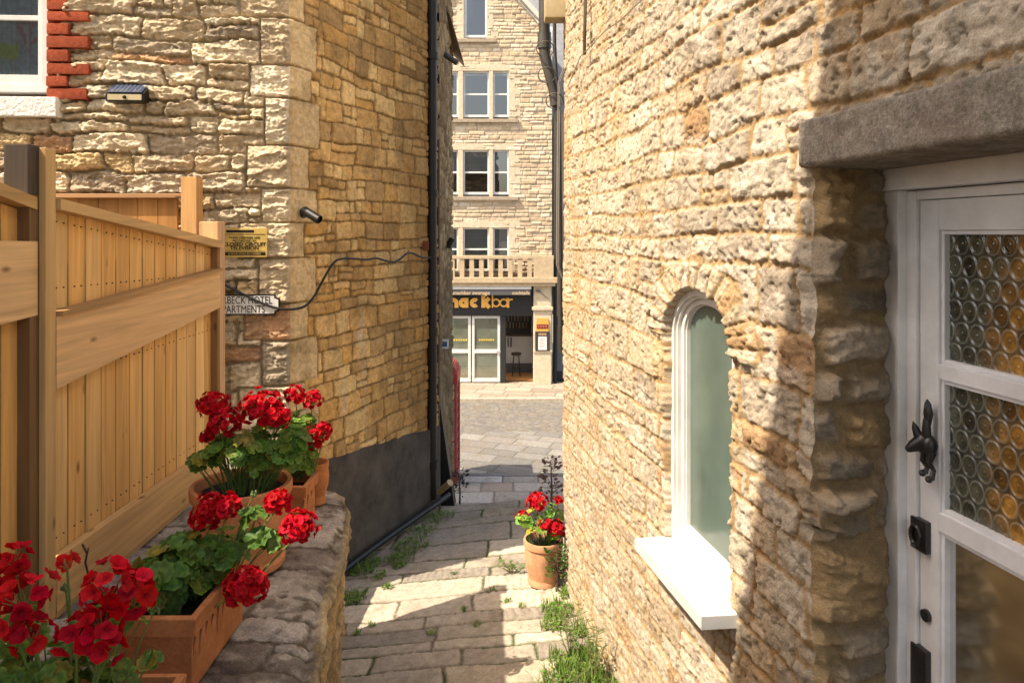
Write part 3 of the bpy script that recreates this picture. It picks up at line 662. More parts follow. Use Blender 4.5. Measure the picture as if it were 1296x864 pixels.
crack = sst(.006, .0, np.abs(r['e'] + .003)) * sst(.05, .3, fbm(U * 5 + 3, V * 5, 3, 247)); h -= .009 * crack
edge = np.clip((U - uP) / .10, 0, 1); below = V < .19
rec = sst(0, .03, inside); h = h * (1 - rec) - .17 * rec
rough_edge = sst(.16, .0, np.abs(U - uP)) * below
h += rough_edge * .03 * fbm(U * 6, V * 8, 4, 241); h = h * (1 - sst(.035, .0, np.abs(U - uP)) * below)
gray = [(.50, .425, .335), (.44, .37, .29), (.55, .475, .385), (.38, .315, .245), (.49, .39, .28), (.45, .34, .225), (.42, .265, .15)]
pc = palette(r['id'], 47, gray, [.24, .2, .2, .13, .12, .08, .03])
orange = palette(r['id'], 48, [(.48, .31, .17), (.48, .39, .27), (.53, .46, .36), (.42, .22, .11)], [.15, .35, .42, .08])
pc = np.where((ring | jmb)[..., None], orange, pc)
fw = (1 - near)[..., None]
pc = pc * (1 - .7 * fw) + (pc * .25 + .75 * np.array([.485, .375, .255])) * .7 * fw
mort = np.array([.39, .262, .14]) * np.ones_like(pc); mort = mort * (1 - .3 * fw) + np.array([.44, .33, .20]) * .3 * fw
ory = sst(.1, .45, fbm(U * 3.5, V * 1.6, 4, 243))[..., None]
C = pc * p[..., None] + mort * (1 - p[..., None])
C = C * (1 - .45 * ory) + C * np.array([1.08, .86, .58]) * .45 * ory
pitc = np.clip(pit * 4, 0, 1)[..., None]; C = C * (1 - .3 * pitc)
blot = sst(.1, .4, fbm(U * 13, V * 13, 5, 249, .65))[..., None] * p[..., None]; C = C * (1 - .15 * blot)
pale = sst(.12, .4, fbm(U * 8 + 9, V * 9, 5, 251, .65))[..., None] * p[..., None]; C = C * (1 - .5 * pale) + np.array([.60, .545, .47]) * .5 * pale
door_open = (U < uP + .005) & (V < .20)
kc = ~(door_open[:-1, :-1] & door_open[1:, 1:] & door_open[1:, :-1])
RW = (U, V, h, C, kc)     # linked below, once its door corner is roughened
# door reveal: rough quoin stones
x, y, tx, ty, nx, ny = [float(q) for q in cvR.at(np.array([uP]))]
def corner_shift(V):
    k = V / .15; a = -.006 + .020 * vn(np.floor(k + .25 * vn(k * 2, k * 0, 5)) * 1.37, k * 0 + .5, 401) + .012 * fbm(V * 16, V * 0 + 3, 4, 402)
    b = -.004 + .026 * vn(np.floor(k + .25 * vn(k * 2, k * 0, 5)) * 2.11, k * 0 + 7.5, 403) + .016 * fbm(V * 14, V * 0 + 9, 4, 404)
    return a, b
cvJ = Curve([(x, y), (x - nx * .262, y - ny * .262)], -1)
U, V = np.meshgrid(np.arange(0, .262, .006), np.arange(-2.6, .2, .007))
r = rubble(U, V, 251, ch=(.10, .24), sw=(.10, .30), split=.35, warp=.06, ragged=.014, corner=.025); p = sst(-.004, .03, r['e'] - .006)
h = p * (.012 + .05 * rnd(r['id'], 51)) + p * .030 * fbm(U * 8 + rnd(r['id'], 52) * 20, V * 14 + rnd(r['id'], 53) * 20, 5, 253, .6) + p * .030 * (np.abs(fbm(U * 12, V * 20, 5, 257, .62)) - .15) + .006 * fbm(U * 45, V * 45, 3, 254) + p * (rnd(r['id'], 54) - .6) * .3 * r['dv']
h = h * sst(.265, .20, U) + .02 * sst(.10, 0, U) * fbm(U * 7, V * 9, 4, 255); h = h * sst(-.002, .03, U)
pc = palette(r['id'], 55, [(.40, .33, .25), (.34, .28, .21), (.43, .36, .28), (.44, .31, .17), (.29, .24, .19)])
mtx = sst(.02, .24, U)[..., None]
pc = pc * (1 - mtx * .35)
C = pc * p[..., None] + np.array([.33, .235, .13]) * (1 - p[..., None])
PJ = wall_points(cvJ, U, V + CZ, h); ca_, cb_ = corner_shift(V); wj = sst(.11, .0, U); PJ += (np.array([nx, ny, 0]) * (ca_ * wj)[..., None] - np.array([tx, ty, 0]) * (cb_ * wj)[..., None])
U2, V2, h2_, C2, k2 = RW; ca_, cb_ = corner_shift(V2); ww = sst(.11, .0, np.abs(U2 - uP)) * sst(.24, .15, V2)
PR = wall_points(cvR, U2, V2 + CZ, h2_); PR += (np.array([nx, ny, 0]) * (ca_ * ww)[..., None] - np.array([tx, ty, 0]) * (cb_ * ww)[..., None])
grid_mesh('wall', PR, C2, M_['stone_r'], hr, k2, flip=True)
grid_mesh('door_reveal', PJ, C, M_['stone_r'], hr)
# lintel
BW = basis((x, y, CZ), (-tx, -ty), (nx, ny))     # x toward the camera along the wall, y outward
m = MB()
NL = 60; NVv = 10
Ul, Vl = np.meshgrid(np.linspace(-.03, 1.3, 150), np.linspace(.185, .337, 20))
hl = .035 + .004 * fbm(Ul * 30, Vl * 30, 4, 261)
bvl = np.minimum(np.minimum(Vl - .185, .337 - Vl), Ul + .03); hl -= .012 * (1 - np.clip(bvl / .012, 0, 1)) ** 2
hl[0, :] = -.26; hl[1, :] = .026; hl[-1, :] = -.01; hl[:, 0] = -.01
Pl = np.stack([BW[0][0] * Ul + BW[0][1] * hl + BW[0][3], BW[1][0] * Ul + BW[1][1] * hl + BW[1][3], Vl + CZ], -1)
Pl[0, :, 2] = CZ + .186
Cl = np.ones(Ul.shape + (3,)) * np.array([.29, .255, .215]); 
grid_mesh('lintel', Pl, Cl, M_['lintel'], hr)
# door frame and door
D0 = Vector((1.118, 2.134, CZ)); BD = basis(D0, (.17, -1), (-1, -.17))      # x toward camera, y outward
m = MB()
m.box((-.02, -.10, -1.83), (.058, .0, .125), BD, bev=.006); m.box((.058, -.10, -1.83), (.094, -.028, .122), BD, bev=.004)
m.box((-.035, -.10, .125), (1.2, .022, .188), BD, bev=.006); m.box((.094, -.10, .095), (1.2, -.03, .122), BD, bev=.004)
m.box((.93, -.10, -1.83), (1.04, 0, .125), BD, bev=.006)
m.build('door_frame', M_['doorwhite'], hr)
k0, k1 = .097, .928; ks, kr = k0 + .070, k1 - .082
zt = [.093, .008, -.362, -.405, -.775, -.828, -1.60, -1.80]
m = MB()
m.box((k0, -.085, zt[7]), (ks, -.04, zt[0]), BD, bev=.003); m.box((kr, -.085, zt[7]), (k1, -.04, zt[0]), BD, bev=.003)
for a, b in ((zt[1], zt[0]), (zt[3], zt[2]), (zt[5], zt[4]), (zt[7], zt[6])): m.box((ks, -.085, a), (kr, -.0405, b), BD, bev=.003)
# glazing beads
for a, b in ((zt[2], zt[1]), (zt[4], zt[3]), (zt[6], zt[5])):
    m.box((ks, -.078, a), (ks + .012, -.048, b), BD, bev=.003); m.box((kr - .012, -.078, a), (kr, -.048, b), BD, bev=.003)
    m.box((ks + .012, -.078, b - .012), (kr - .012, -.048, b), BD, bev=.003); m.box((ks + .012, -.078, a), (kr - .012, -.048, a + .012), BD, bev=.003)
dr = m.build('door', M_['doorwhite'], hr)
# bottle-glass panes: relief of roundels in the glass
def roundel_pane(a, b):
    U, V = np.meshgrid(np.arange(ks + .012, kr - .012, .0016), np.arange(a + .012, b - .012, .0022))
    px_, py_ = .050, .0605
    row = np.floor((V - a) / py_); uu = (U - ks - .004) / px_ + .5 * (row % 2); fu = (uu - np.floor(uu) - .5) * px_; fv = ((V - a) / py_ - row - .5) * py_
    rr = np.hypot(fu / .0243, fv / .0295)
    h = .0032 * np.exp(-((rr - .93) / .10) ** 2) + .0004 * np.cos(rr * 15) * (rr < .8) + .0022 * np.exp(-(rr / .14) ** 2)
    idk = (row * 97 + np.floor(uu) * 31).astype(int) % 211
    amber = sst(.27, .40, U - .0 + .06 * fbm(U * 12, V * 9, 2, 3) + .05 * (rnd(idk, 71) - .5))
    col = np.array([.09, .095, .07]) * (1 - amber[..., None]) + np.array([.40, .20, .045]) * amber[..., None]
    col = col * (.35 + 1.2 * rnd(idk, 72))[..., None] * (.75 + .5 * fbm(U * 60, V * 60, 3, 73))[..., None]
    lead = sst(1.02, 1.10, rr) ; col = col * (1 - .6 * lead[..., None]) + np.array([.05, .055, .05]) * .6 * lead[..., None]
    rim = np.exp(-((rr - .95) / .07) ** 2)[..., None]; col = col * (1 - .5 * rim) + np.array([.30, .33, .29]) * .5 * rim
    n = -.066 + h
    P = np.stack([BD[0][0] * U + BD[0][1] * n + BD[0][3], BD[1][0] * U + BD[1][1] * n + BD[1][3], V + CZ], -1)
    return grid_mesh('roundel_pane', P, col, M_['bottle'], dr)
m_, t_, b_ = new_mat('bottle_glass'); at = nd(t_, 'ShaderNodeAttribute', attribute_name='Col'); t_.links.new(at.outputs['Color'], b_.inputs['Base Color'])
b_.inputs['Roughness'].default_value = .08; b_.inputs['Specular IOR Level'].default_value = .7; b_.inputs['Coat Weight'].default_value = .3; M_['bottle'] = m_
roundel_pane(zt[2], zt[1]); roundel_pane(zt[4], zt[3])
m = MB(); m.add([BD @ Vector(q) for q in ((ks + .01, -.066, zt[6] + .01), (kr - .01, -.066, zt[6] + .01), (kr - .01, -.066, zt[5] - .01), (ks + .01, -.066, zt[5] - .01))], [(0, 1, 2, 3)])
m.build('lower_pane', mat_glass('cloudy_door_glass', (.25, .26, .2), .05, .1, (.06, .062, .03), .82), dr)
m = MB(); m.add([BD @ Vector(q) for q in ((ks - .05, -.16, -1.8), (kr + .05, -.16, -1.8), (kr + .05, -.16, .1), (ks - .05, -.16, .1))], [(0, 1, 2, 3)], col=(.09, .07, .04)); m.build('door_curtain', M_['curtain'], dr)
# iron plates and keyhole
def plate(z0, z1, name, ring=False):
    m = MB(); m.box((k0 - .018, -.043, z0), (k0 + .042, -.022, z1), BD, bev=.004)
    m.box((k0 - .012, -.03, z0 + .008), (k0 + .036, -.0185, z1 - .008), BD, bev=.003)
    if ring: m.tube([BD @ Vector((k0 + .012 + .018 * math.cos(a), -.014, (z0 + z1) / 2 + .026 * math.sin(a))) for a in np.linspace(0, 2 * PI, 20)], .006, 8)
    m.build(name, M_['iron'], dr, True)
plate(-.905, -.815, 'lock', True); plate(-1.32, -1.18, 'latch_plate')
m = MB(); m.tube([BD @ Vector((k0 + .028, -.045, -1.083)), BD @ Vector((k0 + .028, -.030, -1.083))], .017, 16); m.build('keyhole_cover', M_['iron'], dr, True)
# fox-head door knocker (cast iron)
def kp(px, py, n=-.01): 
    kx = (px - 648) / 900; k = (kx * D0.y - D0.x) / ((.17 + kx * 1.0) / 1.01435); d = D0.y - k / 1.01435
    return Vector((k, n, (295 - py) / 900 * d))
m = MB()
B = lambda v: BD @ v
hd = kp(1163, 560, -.012)
m.ball(B(hd), (.024, .026, .030)); m.ball(B(hd + Vector((.014, -.008, -.004))), (.022, .024, .030))
m.tube([B(hd + Vector((0, .005, .0))), B(hd + Vector((-.010, .022, -.012))), B(hd + Vector((-.016, .034, -.022))), B(hd + Vector((-.018, .038, -.025)))], [.024, .017, .010, .006], 10)
m.tube([B(hd + Vector((-.010, .006, .016))), B(hd + Vector((-.014, .012, .038))), B(hd + Vector((-.018, .016, .056)))], [.013, .010, .001], 8)
m.tube([B(hd + Vector((.012, -.002, .022))), B(hd + Vector((.014, .0, .045))), B(hd + Vector((.013, .0, .07)))], [.013, .012, .008], 8)
m.tube([B(hd + Vector((.012, -.006, .05))), B(hd + Vector((.016, -.004, .085))), B(hd + Vector((.014, -.004, .112))), B(hd + Vector((.012, -.004, .124)))], [.008, .013, .009, .002], 8)
for s, z in ((.002, -.085), (.026, -.095)):
    m.tube([B(hd + Vector((s, -.008, -.02))), B(hd + Vector((s - .002, .0, -.05))), B(hd + Vector((s + .001, -.012, -.07))), B(hd + Vector((s, -.004, z)))], [.012, .008, .006, .009], 8)
    m.ball(B(hd + Vector((s - .001, .002, z))), (.010, .011, .010), seg=8)
m.build('door_knocker', M_['iron'], dr, True)
# arched window
x, y, tx, ty, nx, ny = [float(q) for q in cvR.at(np.array([uW]))]
tx, ty = -.17, 1.0; l_ = math.hypot(tx, ty); tx /= l_; ty /= l_; nx, ny = -ty, tx
BA = basis((x, y, CZ), (tx, ty), (nx, ny))       # x away from the camera, y outward
def outline(i):
    w = WH - i; pts = [(-w, zsill + i)]
    for a in np.linspace(PI, 0, 25): pts.append((w * math.cos(a), zs + (rise - i * .75) * math.sin(a)))
    return pts + [(w, zsill + i)]
def arch_ring(m, i0, i1, n0, n1):
    a, b = outline(i0), outline(i1); n = len(a); vv = []
    for p_ in a: vv += [BA @ Vector((p_[0], n1, p_[1])), BA @ Vector((p_[0], n0, p_[1]))]
    for p_ in b: vv += [BA @ Vector((p_[0], n1, p_[1])), BA @ Vector((p_[0], n0, p_[1]))]
    ff = []
    for k in range(n):
        j = (k + 1) % n; A0, A1, B0, B1 = 2 * k, 2 * j, 2 * n + 2 * k, 2 * n + 2 * j
        ff += [(A0, A1, B1, B0), (A0 + 1, B0 + 1, B1 + 1, A1 + 1), (A0, A0 + 1, A1 + 1, A1), (B0, B1, B1 + 1, B0 + 1)]
    m.add(vv, ff)
m = MB(); arch_ring(m, -.012, .020, -.15, -.024); arch_ring(m, .0205, .034, -.15, -.036)
wn = m.build('window', M_['white'], hr, True)
m = MB(); arch_ring(m, .0345, .066, -.12, -.052); arch_ring(m, .0665, .074, -.11, -.062); m.build('sash', M_['white'], wn, True)
m = MB(); m.add([BA @ Vector((p_[0], -.078, p_[1])) for p_ in outline(.07)], [tuple(range(len(outline(.07))))]); m.build('pane', M_['frost'], wn)
m = MB(); m.add([BA @ Vector((p_[0], -.155, p_[1])) for p_ in outline(.0)], [tuple(range(len(outline(.0))))]); m.build('backing', M_['darkroom'], wn)
m = MB(); zz = (-1.353, -1.400)
sq = [(.557, 3.09), (.702, 2.45), (.83, 2.44), (.70, 3.12)]
n = len(sq); m.prism([(-.365, -.14), (-.345, .128), (.312, .142), (.312, -.14)], 2, zz[1], zz[0] - .0, BA); m.prism([(-.29, -.14), (-.29, -.03), (.285, -.03), (.285, -.14)], 2, zz[0], zz[0] + .03, BA)
m.build('sill', M_['white'], wn)
# body behind
m = MB(); m.prism([(1.60, .3), (1.42, 2.0), (1.10, 2.6), (.85, 4.0), (.72, 4.9), (6, 5.0), (6, .3)], 2, 0, CZ + 4.5); m.build('body', M_['stone_r'], hr)
m = MB(); m.prism([(1.1, .3), (.42, 5.2), (6, 5.2), (6, .3)], 2, CZ + 4.5, CZ + 4.6); m.build('roof', M_['slate'], hr)
m = MB(); m.prism([(1.36, .3), (1.06, 2.05), (1.02, 2.2), (1.5, 2.2), (1.7, .3)], 2, CZ + .337, CZ + 4.5); m.build('inner_wall', M_['stone_r'], hr)
# rainwater pipes just past the corner
m = MB()
pp = [W(689, -260, 5.3), W(689, 60, 5.3), W(690, 72, 5.3), W(703, 125, 5.3), W(706, 140, 5.3), W(708.5, 300, 5.3), W(710, 440, 5.3), W(724, 470, 5.35)]
m.tube(pp, [.042, .042, .042, .036, .027, .022, .022, .022], 14); m.tube([W(689, 42, 5.3), W(689, 62, 5.3)], .050, 14); m.tube([W(702, 118, 5.3), W(704, 134, 5.3)], .044, 14)
rp = m.build('rainwater_pipe', M_['pipe'], hr, True)
m = MB(); m.tube([W(700, -200, 5.42), W(702, 60, 5.42), W(706, 130, 5.42), W(709, 300, 5.42), W(711, 420, 5.42), W(724, 450, 5.42)], .014, 10); m.build('side_pipe', M_['pipe'], hr, True)
m = MB()
for k in range(3):
    a = rng.uniform(0, 2)
    m.tube([W(712 + 2 * math.sin(a + t * 3) - 7 * (t > .25) * (t < .8) + k + 8 * max(0, t - .75) * 4, -30 + t * 480, 5.16 + .02 * k) for t in np.linspace(0, 1, 26)], .0055, 6, col=(.2, .18, .16))
for q in ((692, 95), (702, 128), (690, 62)):
    m.tube([W(q[0] + 11 * math.cos(a), q[1] + 10 * math.sin(a), 5.22 + .06 * math.sin(a)) for a in np.linspace(0, 2 * PI, 20)], .004, 6, col=(.12, .11, .1))
tag(m.build('cable_bundle', M_['any'], None, True), 'loose thin cables looped round the grey rainwater pipe at the wall corner', 'cable')
bx = W(707, 8, 5.0)
o = thing('junction_box', 'beige plastic box high on the sunlit wall corner beside the grey pipe', 'box', bx)
m = MB(); m.box((bx.x - .10, bx.y - .07, bx.z - .10), (bx.x + .09, bx.y + .09, bx.z + .16), bev=.02, col=(.44, .36, .22)); m.build('case', M_['any'], o, True)
m = MB(); m.box((bx.x + .055, bx.y - .085, bx.z - .07), (bx.x + .10, bx.y - .065, bx.z + .18), bev=.005, col=(.40, .33, .24)); m.build('strap', M_['any'], o)
# thin wire tacked diagonally on the wall
def rpt(px, py, off=.05):
    k = (px - 648) / 900; us = np.linspace(.6, cvR.u_at_y(5.0), 500); q = cvR.at(us); i = int(np.argmin(np.abs(q[0] / q[1] - k))); d = q[1][i]
    return Vector((q[0][i] + q[4][i] * off, d + q[5][i] * off, CZ + (295 - py) / 900 * d))
m = MB(); m.tube([rpt(a, b) for a, b in ((728, 110), (745, 72), (757, 60), (775, 42), (800, 24), (826, 0), (850, -30))], .0035, 5, col=(.25, .2, .14)); tag(m.build('wire', M_['any'], None, True), 'thin wire running diagonally up the sunlit right wall near the top', 'wire')
m = MB(); m.tube([rpt(748, -20, .035), rpt(751, 20, .05), rpt(750, 50, .05), rpt(749, 70, .045)], .010, 6, col=(.07, .055, .04)); tag(m.build('old_cable', M_['any'], None, True), 'short dark cable end hanging on the right wall beside the beige box', 'cable')

# ================================================================ LOW WALL, FENCE
hw = 1.44
lw = [(-.50, 1.2), (-.62, 1.9), (-.68, 2.28), (-.745, 2.67), (-.795, 3.05), (-.826, 3.41), (-.875, 3.72), (-.93, 3.90), (-1.05, 4.03), (-1.22, 4.08), (-1.45, 4.10), (-1.72, 4.10)]
cvW = Curve(chaikin(lw, 3), -1)
us = np.arange(0, cvW.l[-1], .009); x, y, tx, ty, nx, ny = cvW.at(us)
ntop, nfc = 90, 130
T = np.linspace(0, 1, ntop)[:, None]
ix = np.full_like(x, -1.78); iy = np.minimum(y, 3.6 + .5 * (y - 3.6) * (y > 3.6))
px_ = ix + (x - ix) * T; py_ = iy + (y - iy) * T
Vt = np.repeat(((1 - T) * .85), len(us), 1); Ut = np.repeat(us[None, :], ntop, 0)
rt = rubble(px_, py_, 301, ch=(.16, .3), sw=(.18, .42), split=.1, warp=.05, ragged=.014, corner=.05); pt = sst(-.004, .014, rt['e'] - .004)
lay = fbm(px_ * 5, py_ * 11, 5, 305, .6)
ht = pt * (.003 + .006 * rnd(rt['id'], 61)) + .005 * lay + .010 * np.abs(fbm(px_ * 14, py_ * 24, 5, 306, .62)) + .004 * fbm(px_ * 60, py_ * 60, 3, 307)
edge = (1 - T) * np.hypot(x - ix, y - iy)
ht += .012 * facets(px_ * 8 + .4 * lay, py_ * 13 + .4 * lay, 323) * pt
ht -= .03 * np.exp(-edge / .03)
top = np.stack([px_, py_, CZ - hw + ht - .02], -1)
Dn = np.linspace(0, 1.5, nfc)[:, None]; Uf = np.repeat(us[None, :], nfc, 0); Vf = np.repeat(Dn, len(us), 1)
rf = rubble(Uf, -Vf, 311, ch=(.12, .24), sw=(.2, .45), split=.3, warp=.035, ragged=.01, corner=.04); pf = sst(-.005, .03, rf['e'] - .007)
hf = pf * (.006 + .020 * rnd(rf['id'], 62)) + pf * .018 * fbm(Uf * 8, Vf * 16, 5, 313, .6) + .012 * np.abs(fbm(Uf * 16, Vf * 26, 5, 315, .6)) + .005 * fbm(Uf * 40, Vf * 40, 3, 314)
cop = sst(.13, .10, Vf); hf = hf + cop * (.02 + .02 * fbm(Uf * 6, Vf * 3, 3, 316)) - .035 * Vf
hf[0] = hf[0] - .012
face = np.stack([x + nx * hf, y + ny * hf, CZ - hw - .035 - Vf + .012 * fbm(Uf * 6, Vf * 6, 3, 317)], -1)
ct = palette(rt['id'], 63, [(.42, .365, .30), (.36, .31, .25), (.47, .41, .34), (.30, .25, .20)])
lich = sst(.15, .4, fbm(px_ * 9, py_ * 9, 4, 319))[..., None]; dk = sst(.05, .35, fbm(px_ * 4 + 7, py_ * 8, 4, 321))[..., None]
ct = ct * (1 - .5 * lich) + np.array([.52, .46, .39]) * .5 * lich; ct = ct * (1 - .55 * dk) + np.array([.11, .075, .055]) * .55 * dk
ct = ct * pt[..., None] + np.array([.13, .10, .07]) * (1 - pt[..., None])
cf = palette(rf['id'], 64, [(.44, .34, .20), (.50, .40, .25), (.36, .28, .18), (.40, .28, .14)]) * pf[..., None] + np.array([.24, .18, .10]) * (1 - pf[..., None])
P = np.concatenate([top, face], 0); C = np.concatenate([ct, cf], 0)
o = grid_mesh('garden_wall', P, C, M_['stone_dk'], flip=True)
tag(o, 'low stone wall with rounded end and lichened top, carrying the red geraniums', 'wall')

FXX = -1.755
def fy(px): return FXX * 900 / (px - 648)                # depth of a pixel column on the fence plane
fence = thing('wooden_fence', 'new pale timber fence with broad middle rail, behind the geraniums on the low wall', 'fence', (FXX, 3.4, CZ - hw), 'timber fences')
WOODS = [(.73, .415, .145), (.77, .455, .175), (.64, .35, .12), (.79, .485, .20), (.69, .375, .125)]
def capz(y): return .112 - (y - 2.67) * .122
ya, yb = 2.70, 4.17
m = MB(); nb = 13
for k in range(nb):
    a = ya + (yb - ya) * k / nb; b = ya + (yb - ya) * (k + 1) / nb - .009; c = WOODS[rng.randrange(5)]; j = rng.uniform(.88, 1.1)
    off = rng.uniform(0, .004)
    m.prism([(a, CZ - hw), (b, CZ - hw), (b, CZ + capz(b) - .02), (a, CZ + capz(a) - .02)], 0, FXX - .024, FXX + off, col=tuple(q * j for q in c))
for k in range(nb):
    for q in (.3, .7):
        yy = ya + (yb - ya) * (k + q) / nb
        for z in (capz(yy) - .06, -.27 + .0 * yy + (.06 - (yy - ya) * .02), -.56, -1.17):
            m.tube([(FXX - .002, yy, CZ + z), (FXX + .0052, yy, CZ + z)], .0032, 6, col=(.06, .05, .045))
m.box((FXX - .034, ya, CZ - hw), (FXX - .004, yb, CZ - .12), col=(.05, .025, .01))  # added dark sheet: shade of the gaps between boards, put in as colour
m.build('boards', M_['wood_v'], fence)
def beam(m, x0, x1, y0, y1, zl0, zh0, zl1, zh1, col):
    """a rail along y whose two ends have their own heights"""
    vv = [(x0, y0, CZ + zl0), (x1, y0, CZ + zl0), (x1, y0, CZ + zh0), (x0, y0, CZ + zh0), (x0, y1, CZ + zl1), (x1, y1, CZ + zl1), (x1, y1, CZ + zh1), (x0, y1, CZ + zh1)]
    m.add(vv, [(0, 1, 2, 3), (7, 6, 5, 4), (0, 4, 5, 1), (1, 5, 6, 2), (2, 6, 7, 3), (3, 7, 4, 0)], col)
m = MB(); beam(m, FXX - .05, FXX + .055, ya - .02, yb + .02, capz(ya) - .02, capz(ya) + .022, capz(yb) - .02, capz(yb) + .022, (.60, .37, .16)); m.build('cap_rail', M_['wood_h'], fence)
m = MB(); beam(m, FXX + .006, FXX + .046, ya - .03, yb + .0, -.585, -.315, -.435, -.222, (.70, .43, .21)); beam(m, FXX + .004, FXX + .062, ya - .02, yb, -.313, -.295, -.220, -.204, (.42, .24, .10)); m.build('middle_rail', M_['wood_h'], fence)
m = MB(); beam(m, FXX + .006, FXX + .040, ya - .02, yb, -1.45, -1.435 + .02, -1.45, -1.415, (.55, .33, .14)); beam(m, FXX + .006, FXX + .042, ya - .02, yb, -1.425, -1.225, -1.425, -1.235, (.66, .40, .17)); m.build('bottom_rail', M_['wood_h'], fence)
# far post
m = MB(); m.box((FXX - .085, 4.18, CZ - hw - .1), (FXX + .025, 4.29, CZ + .068), bev=.006, col=(.62, .37, .20)); m.build('post', M_['wood_v'], fence)
m = MB(); m.box((FXX + .0, 4.14, CZ - hw), (FXX + .04, 4.178, CZ - .09), col=(.28, .15, .06)); m.build('batten', M_['wood_v'], fence)
# near post (dark) with pale batten, and the second bay
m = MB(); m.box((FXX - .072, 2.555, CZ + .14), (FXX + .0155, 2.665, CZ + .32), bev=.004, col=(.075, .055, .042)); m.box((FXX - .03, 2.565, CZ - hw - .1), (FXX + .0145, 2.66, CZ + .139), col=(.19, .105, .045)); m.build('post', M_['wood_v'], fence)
m = MB(); m.box((FXX + .016, 2.612, CZ - hw), (FXX + .042, 2.672, CZ + .315), bev=.004, col=(.56, .35, .15)); m.build('batten', M_['wood_v'], fence)
m = MB()
for k in range(12):
    a = 2.60 - .115 * (k + 1); b = a + .108; c = WOODS[rng.randrange(5)]
    m.prism([(a, CZ - hw), (b, CZ - hw), (b, CZ + .08 + (2.6 - b) * .2), (a, CZ + .08 + (2.6 - a) * .2)], 0, FXX - .06, FXX - .03, col=c)
m.box((FXX - .064, 1.2, CZ - hw), (FXX - .033, 2.60, CZ + .05), col=(.06, .03, .012))  # same added dark sheet here, colouring the board gaps as if shaded
m.build('boards', M_['wood_v'], fence)
m = MB(); beam(m, FXX - .07, FXX + .02, 1.2, 2.6, .40, .445, .085, .13, (.50, .30, .12)); m.build('cap_rail', M_['wood_h'], fence)
m = MB(); beam(m, FXX - .028, FXX + .018, 1.2, 2.605, -.38, .0, -.30, -.03, (.68, .43, .21)); m.build('middle_rail', M_['wood_h'], fence)
# return fence seen over the top
rf_ = thing('wooden_fence', 'orange brown timber fence glimpsed above the pale one, running along the house front', 'fence', (-2.7, 4.85, CZ - hw), 'timber fences')
m = MB(); x0 = -3.5
for k in range(9):
    a = x0 + k * .135; j = rng.uniform(.8, 1.1); m.box((a, 4.86, CZ - hw), (a + .131, 4.884, CZ + .238), col=(.48 * j, .225 * j, .07 * j))
m.build('boards', M_['wood_v'], rf_)
m = MB(); m.box((x0, 4.82, CZ + .239), (-2.245, 4.89, CZ + .268), bev=.004, col=(.45, .24, .12)); m.build('cap_rail', M_['wood_x'], rf_)
m = MB(); m.box((-2.24, 4.81, CZ - hw), (-2.134, 4.91, CZ + .381), bev=.004, col=(.60, .33, .135)); m.build('post', M_['wood_v'], rf_)

# ================================================================ POTS
TC = (.44, .165, .065)
def jit(c, a=.06): k = rng.uniform(1 - a, 1 + a); return tuple(q * k for q in c)
def round_pot(name, label, c, r0, r1, H, group='terracotta flower pots', swirl=True, rim=.05, col=TC):
    t = thing(name, label, 'plant pot', c, group)
    seg = 72; prof = [(r0 * .9, 0), (r0 * 1.05, .004), (r0 * 1.06, .03), (r0 * 1.0, .042)]
    n = 16
    for i in range(n + 1):
        k = i / n; prof.append((r0 + (r1 * .93 - r0) * k + .012 * math.sin(PI * k), .045 + (H - rim - .045) * k))
    prof += [(r1 * .99, H - rim + .004), (r1, H - rim * .6), (r1, H - .008), (r1 * .985, H), (r1 * .90, H), (r1 * .88, H - .01), (r1 * .86, H - .06)]
    m = MB(); vv = []; 
    for i, (r_, z) in enumerate(prof):
        for k in range(seg):
            a = 2 * PI * k / seg; rr = r_
            if swirl and 4 <= i <= n + 3:
                s = math.sin(7 * a + z * 16) ; q = math.sin(PI * (i - 4) / n)
                rr -= r1 * .05 * q * max(0, s) ** 5 + r1 * .03 * q * max(0, math.sin(7 * a + z * 16 + .9)) ** 8
            vv.append(Vector((c[0] + rr * math.cos(a), c[1] + rr * math.sin(a), c[2] + z)))
    ff = [(i * seg + k, i * seg + (k + 1) % seg, (i + 1) * seg + (k + 1) % seg, (i + 1) * seg + k) for i in range(len(prof) - 1) for k in range(seg)]
    m.add(vv, ff, jit(col)); m.build('pot', M_['terra'], t, True)
    m = MB(); N = 24; m.add([(c[0] + r1 * .875 * math.cos(2 * PI * k / N), c[1] + r1 * .875 * math.sin(2 * PI * k / N), c[2] + H - .045) for k in range(N)], [tuple(range(N))]); m.build('soil', M_['soil'], t)
    return t
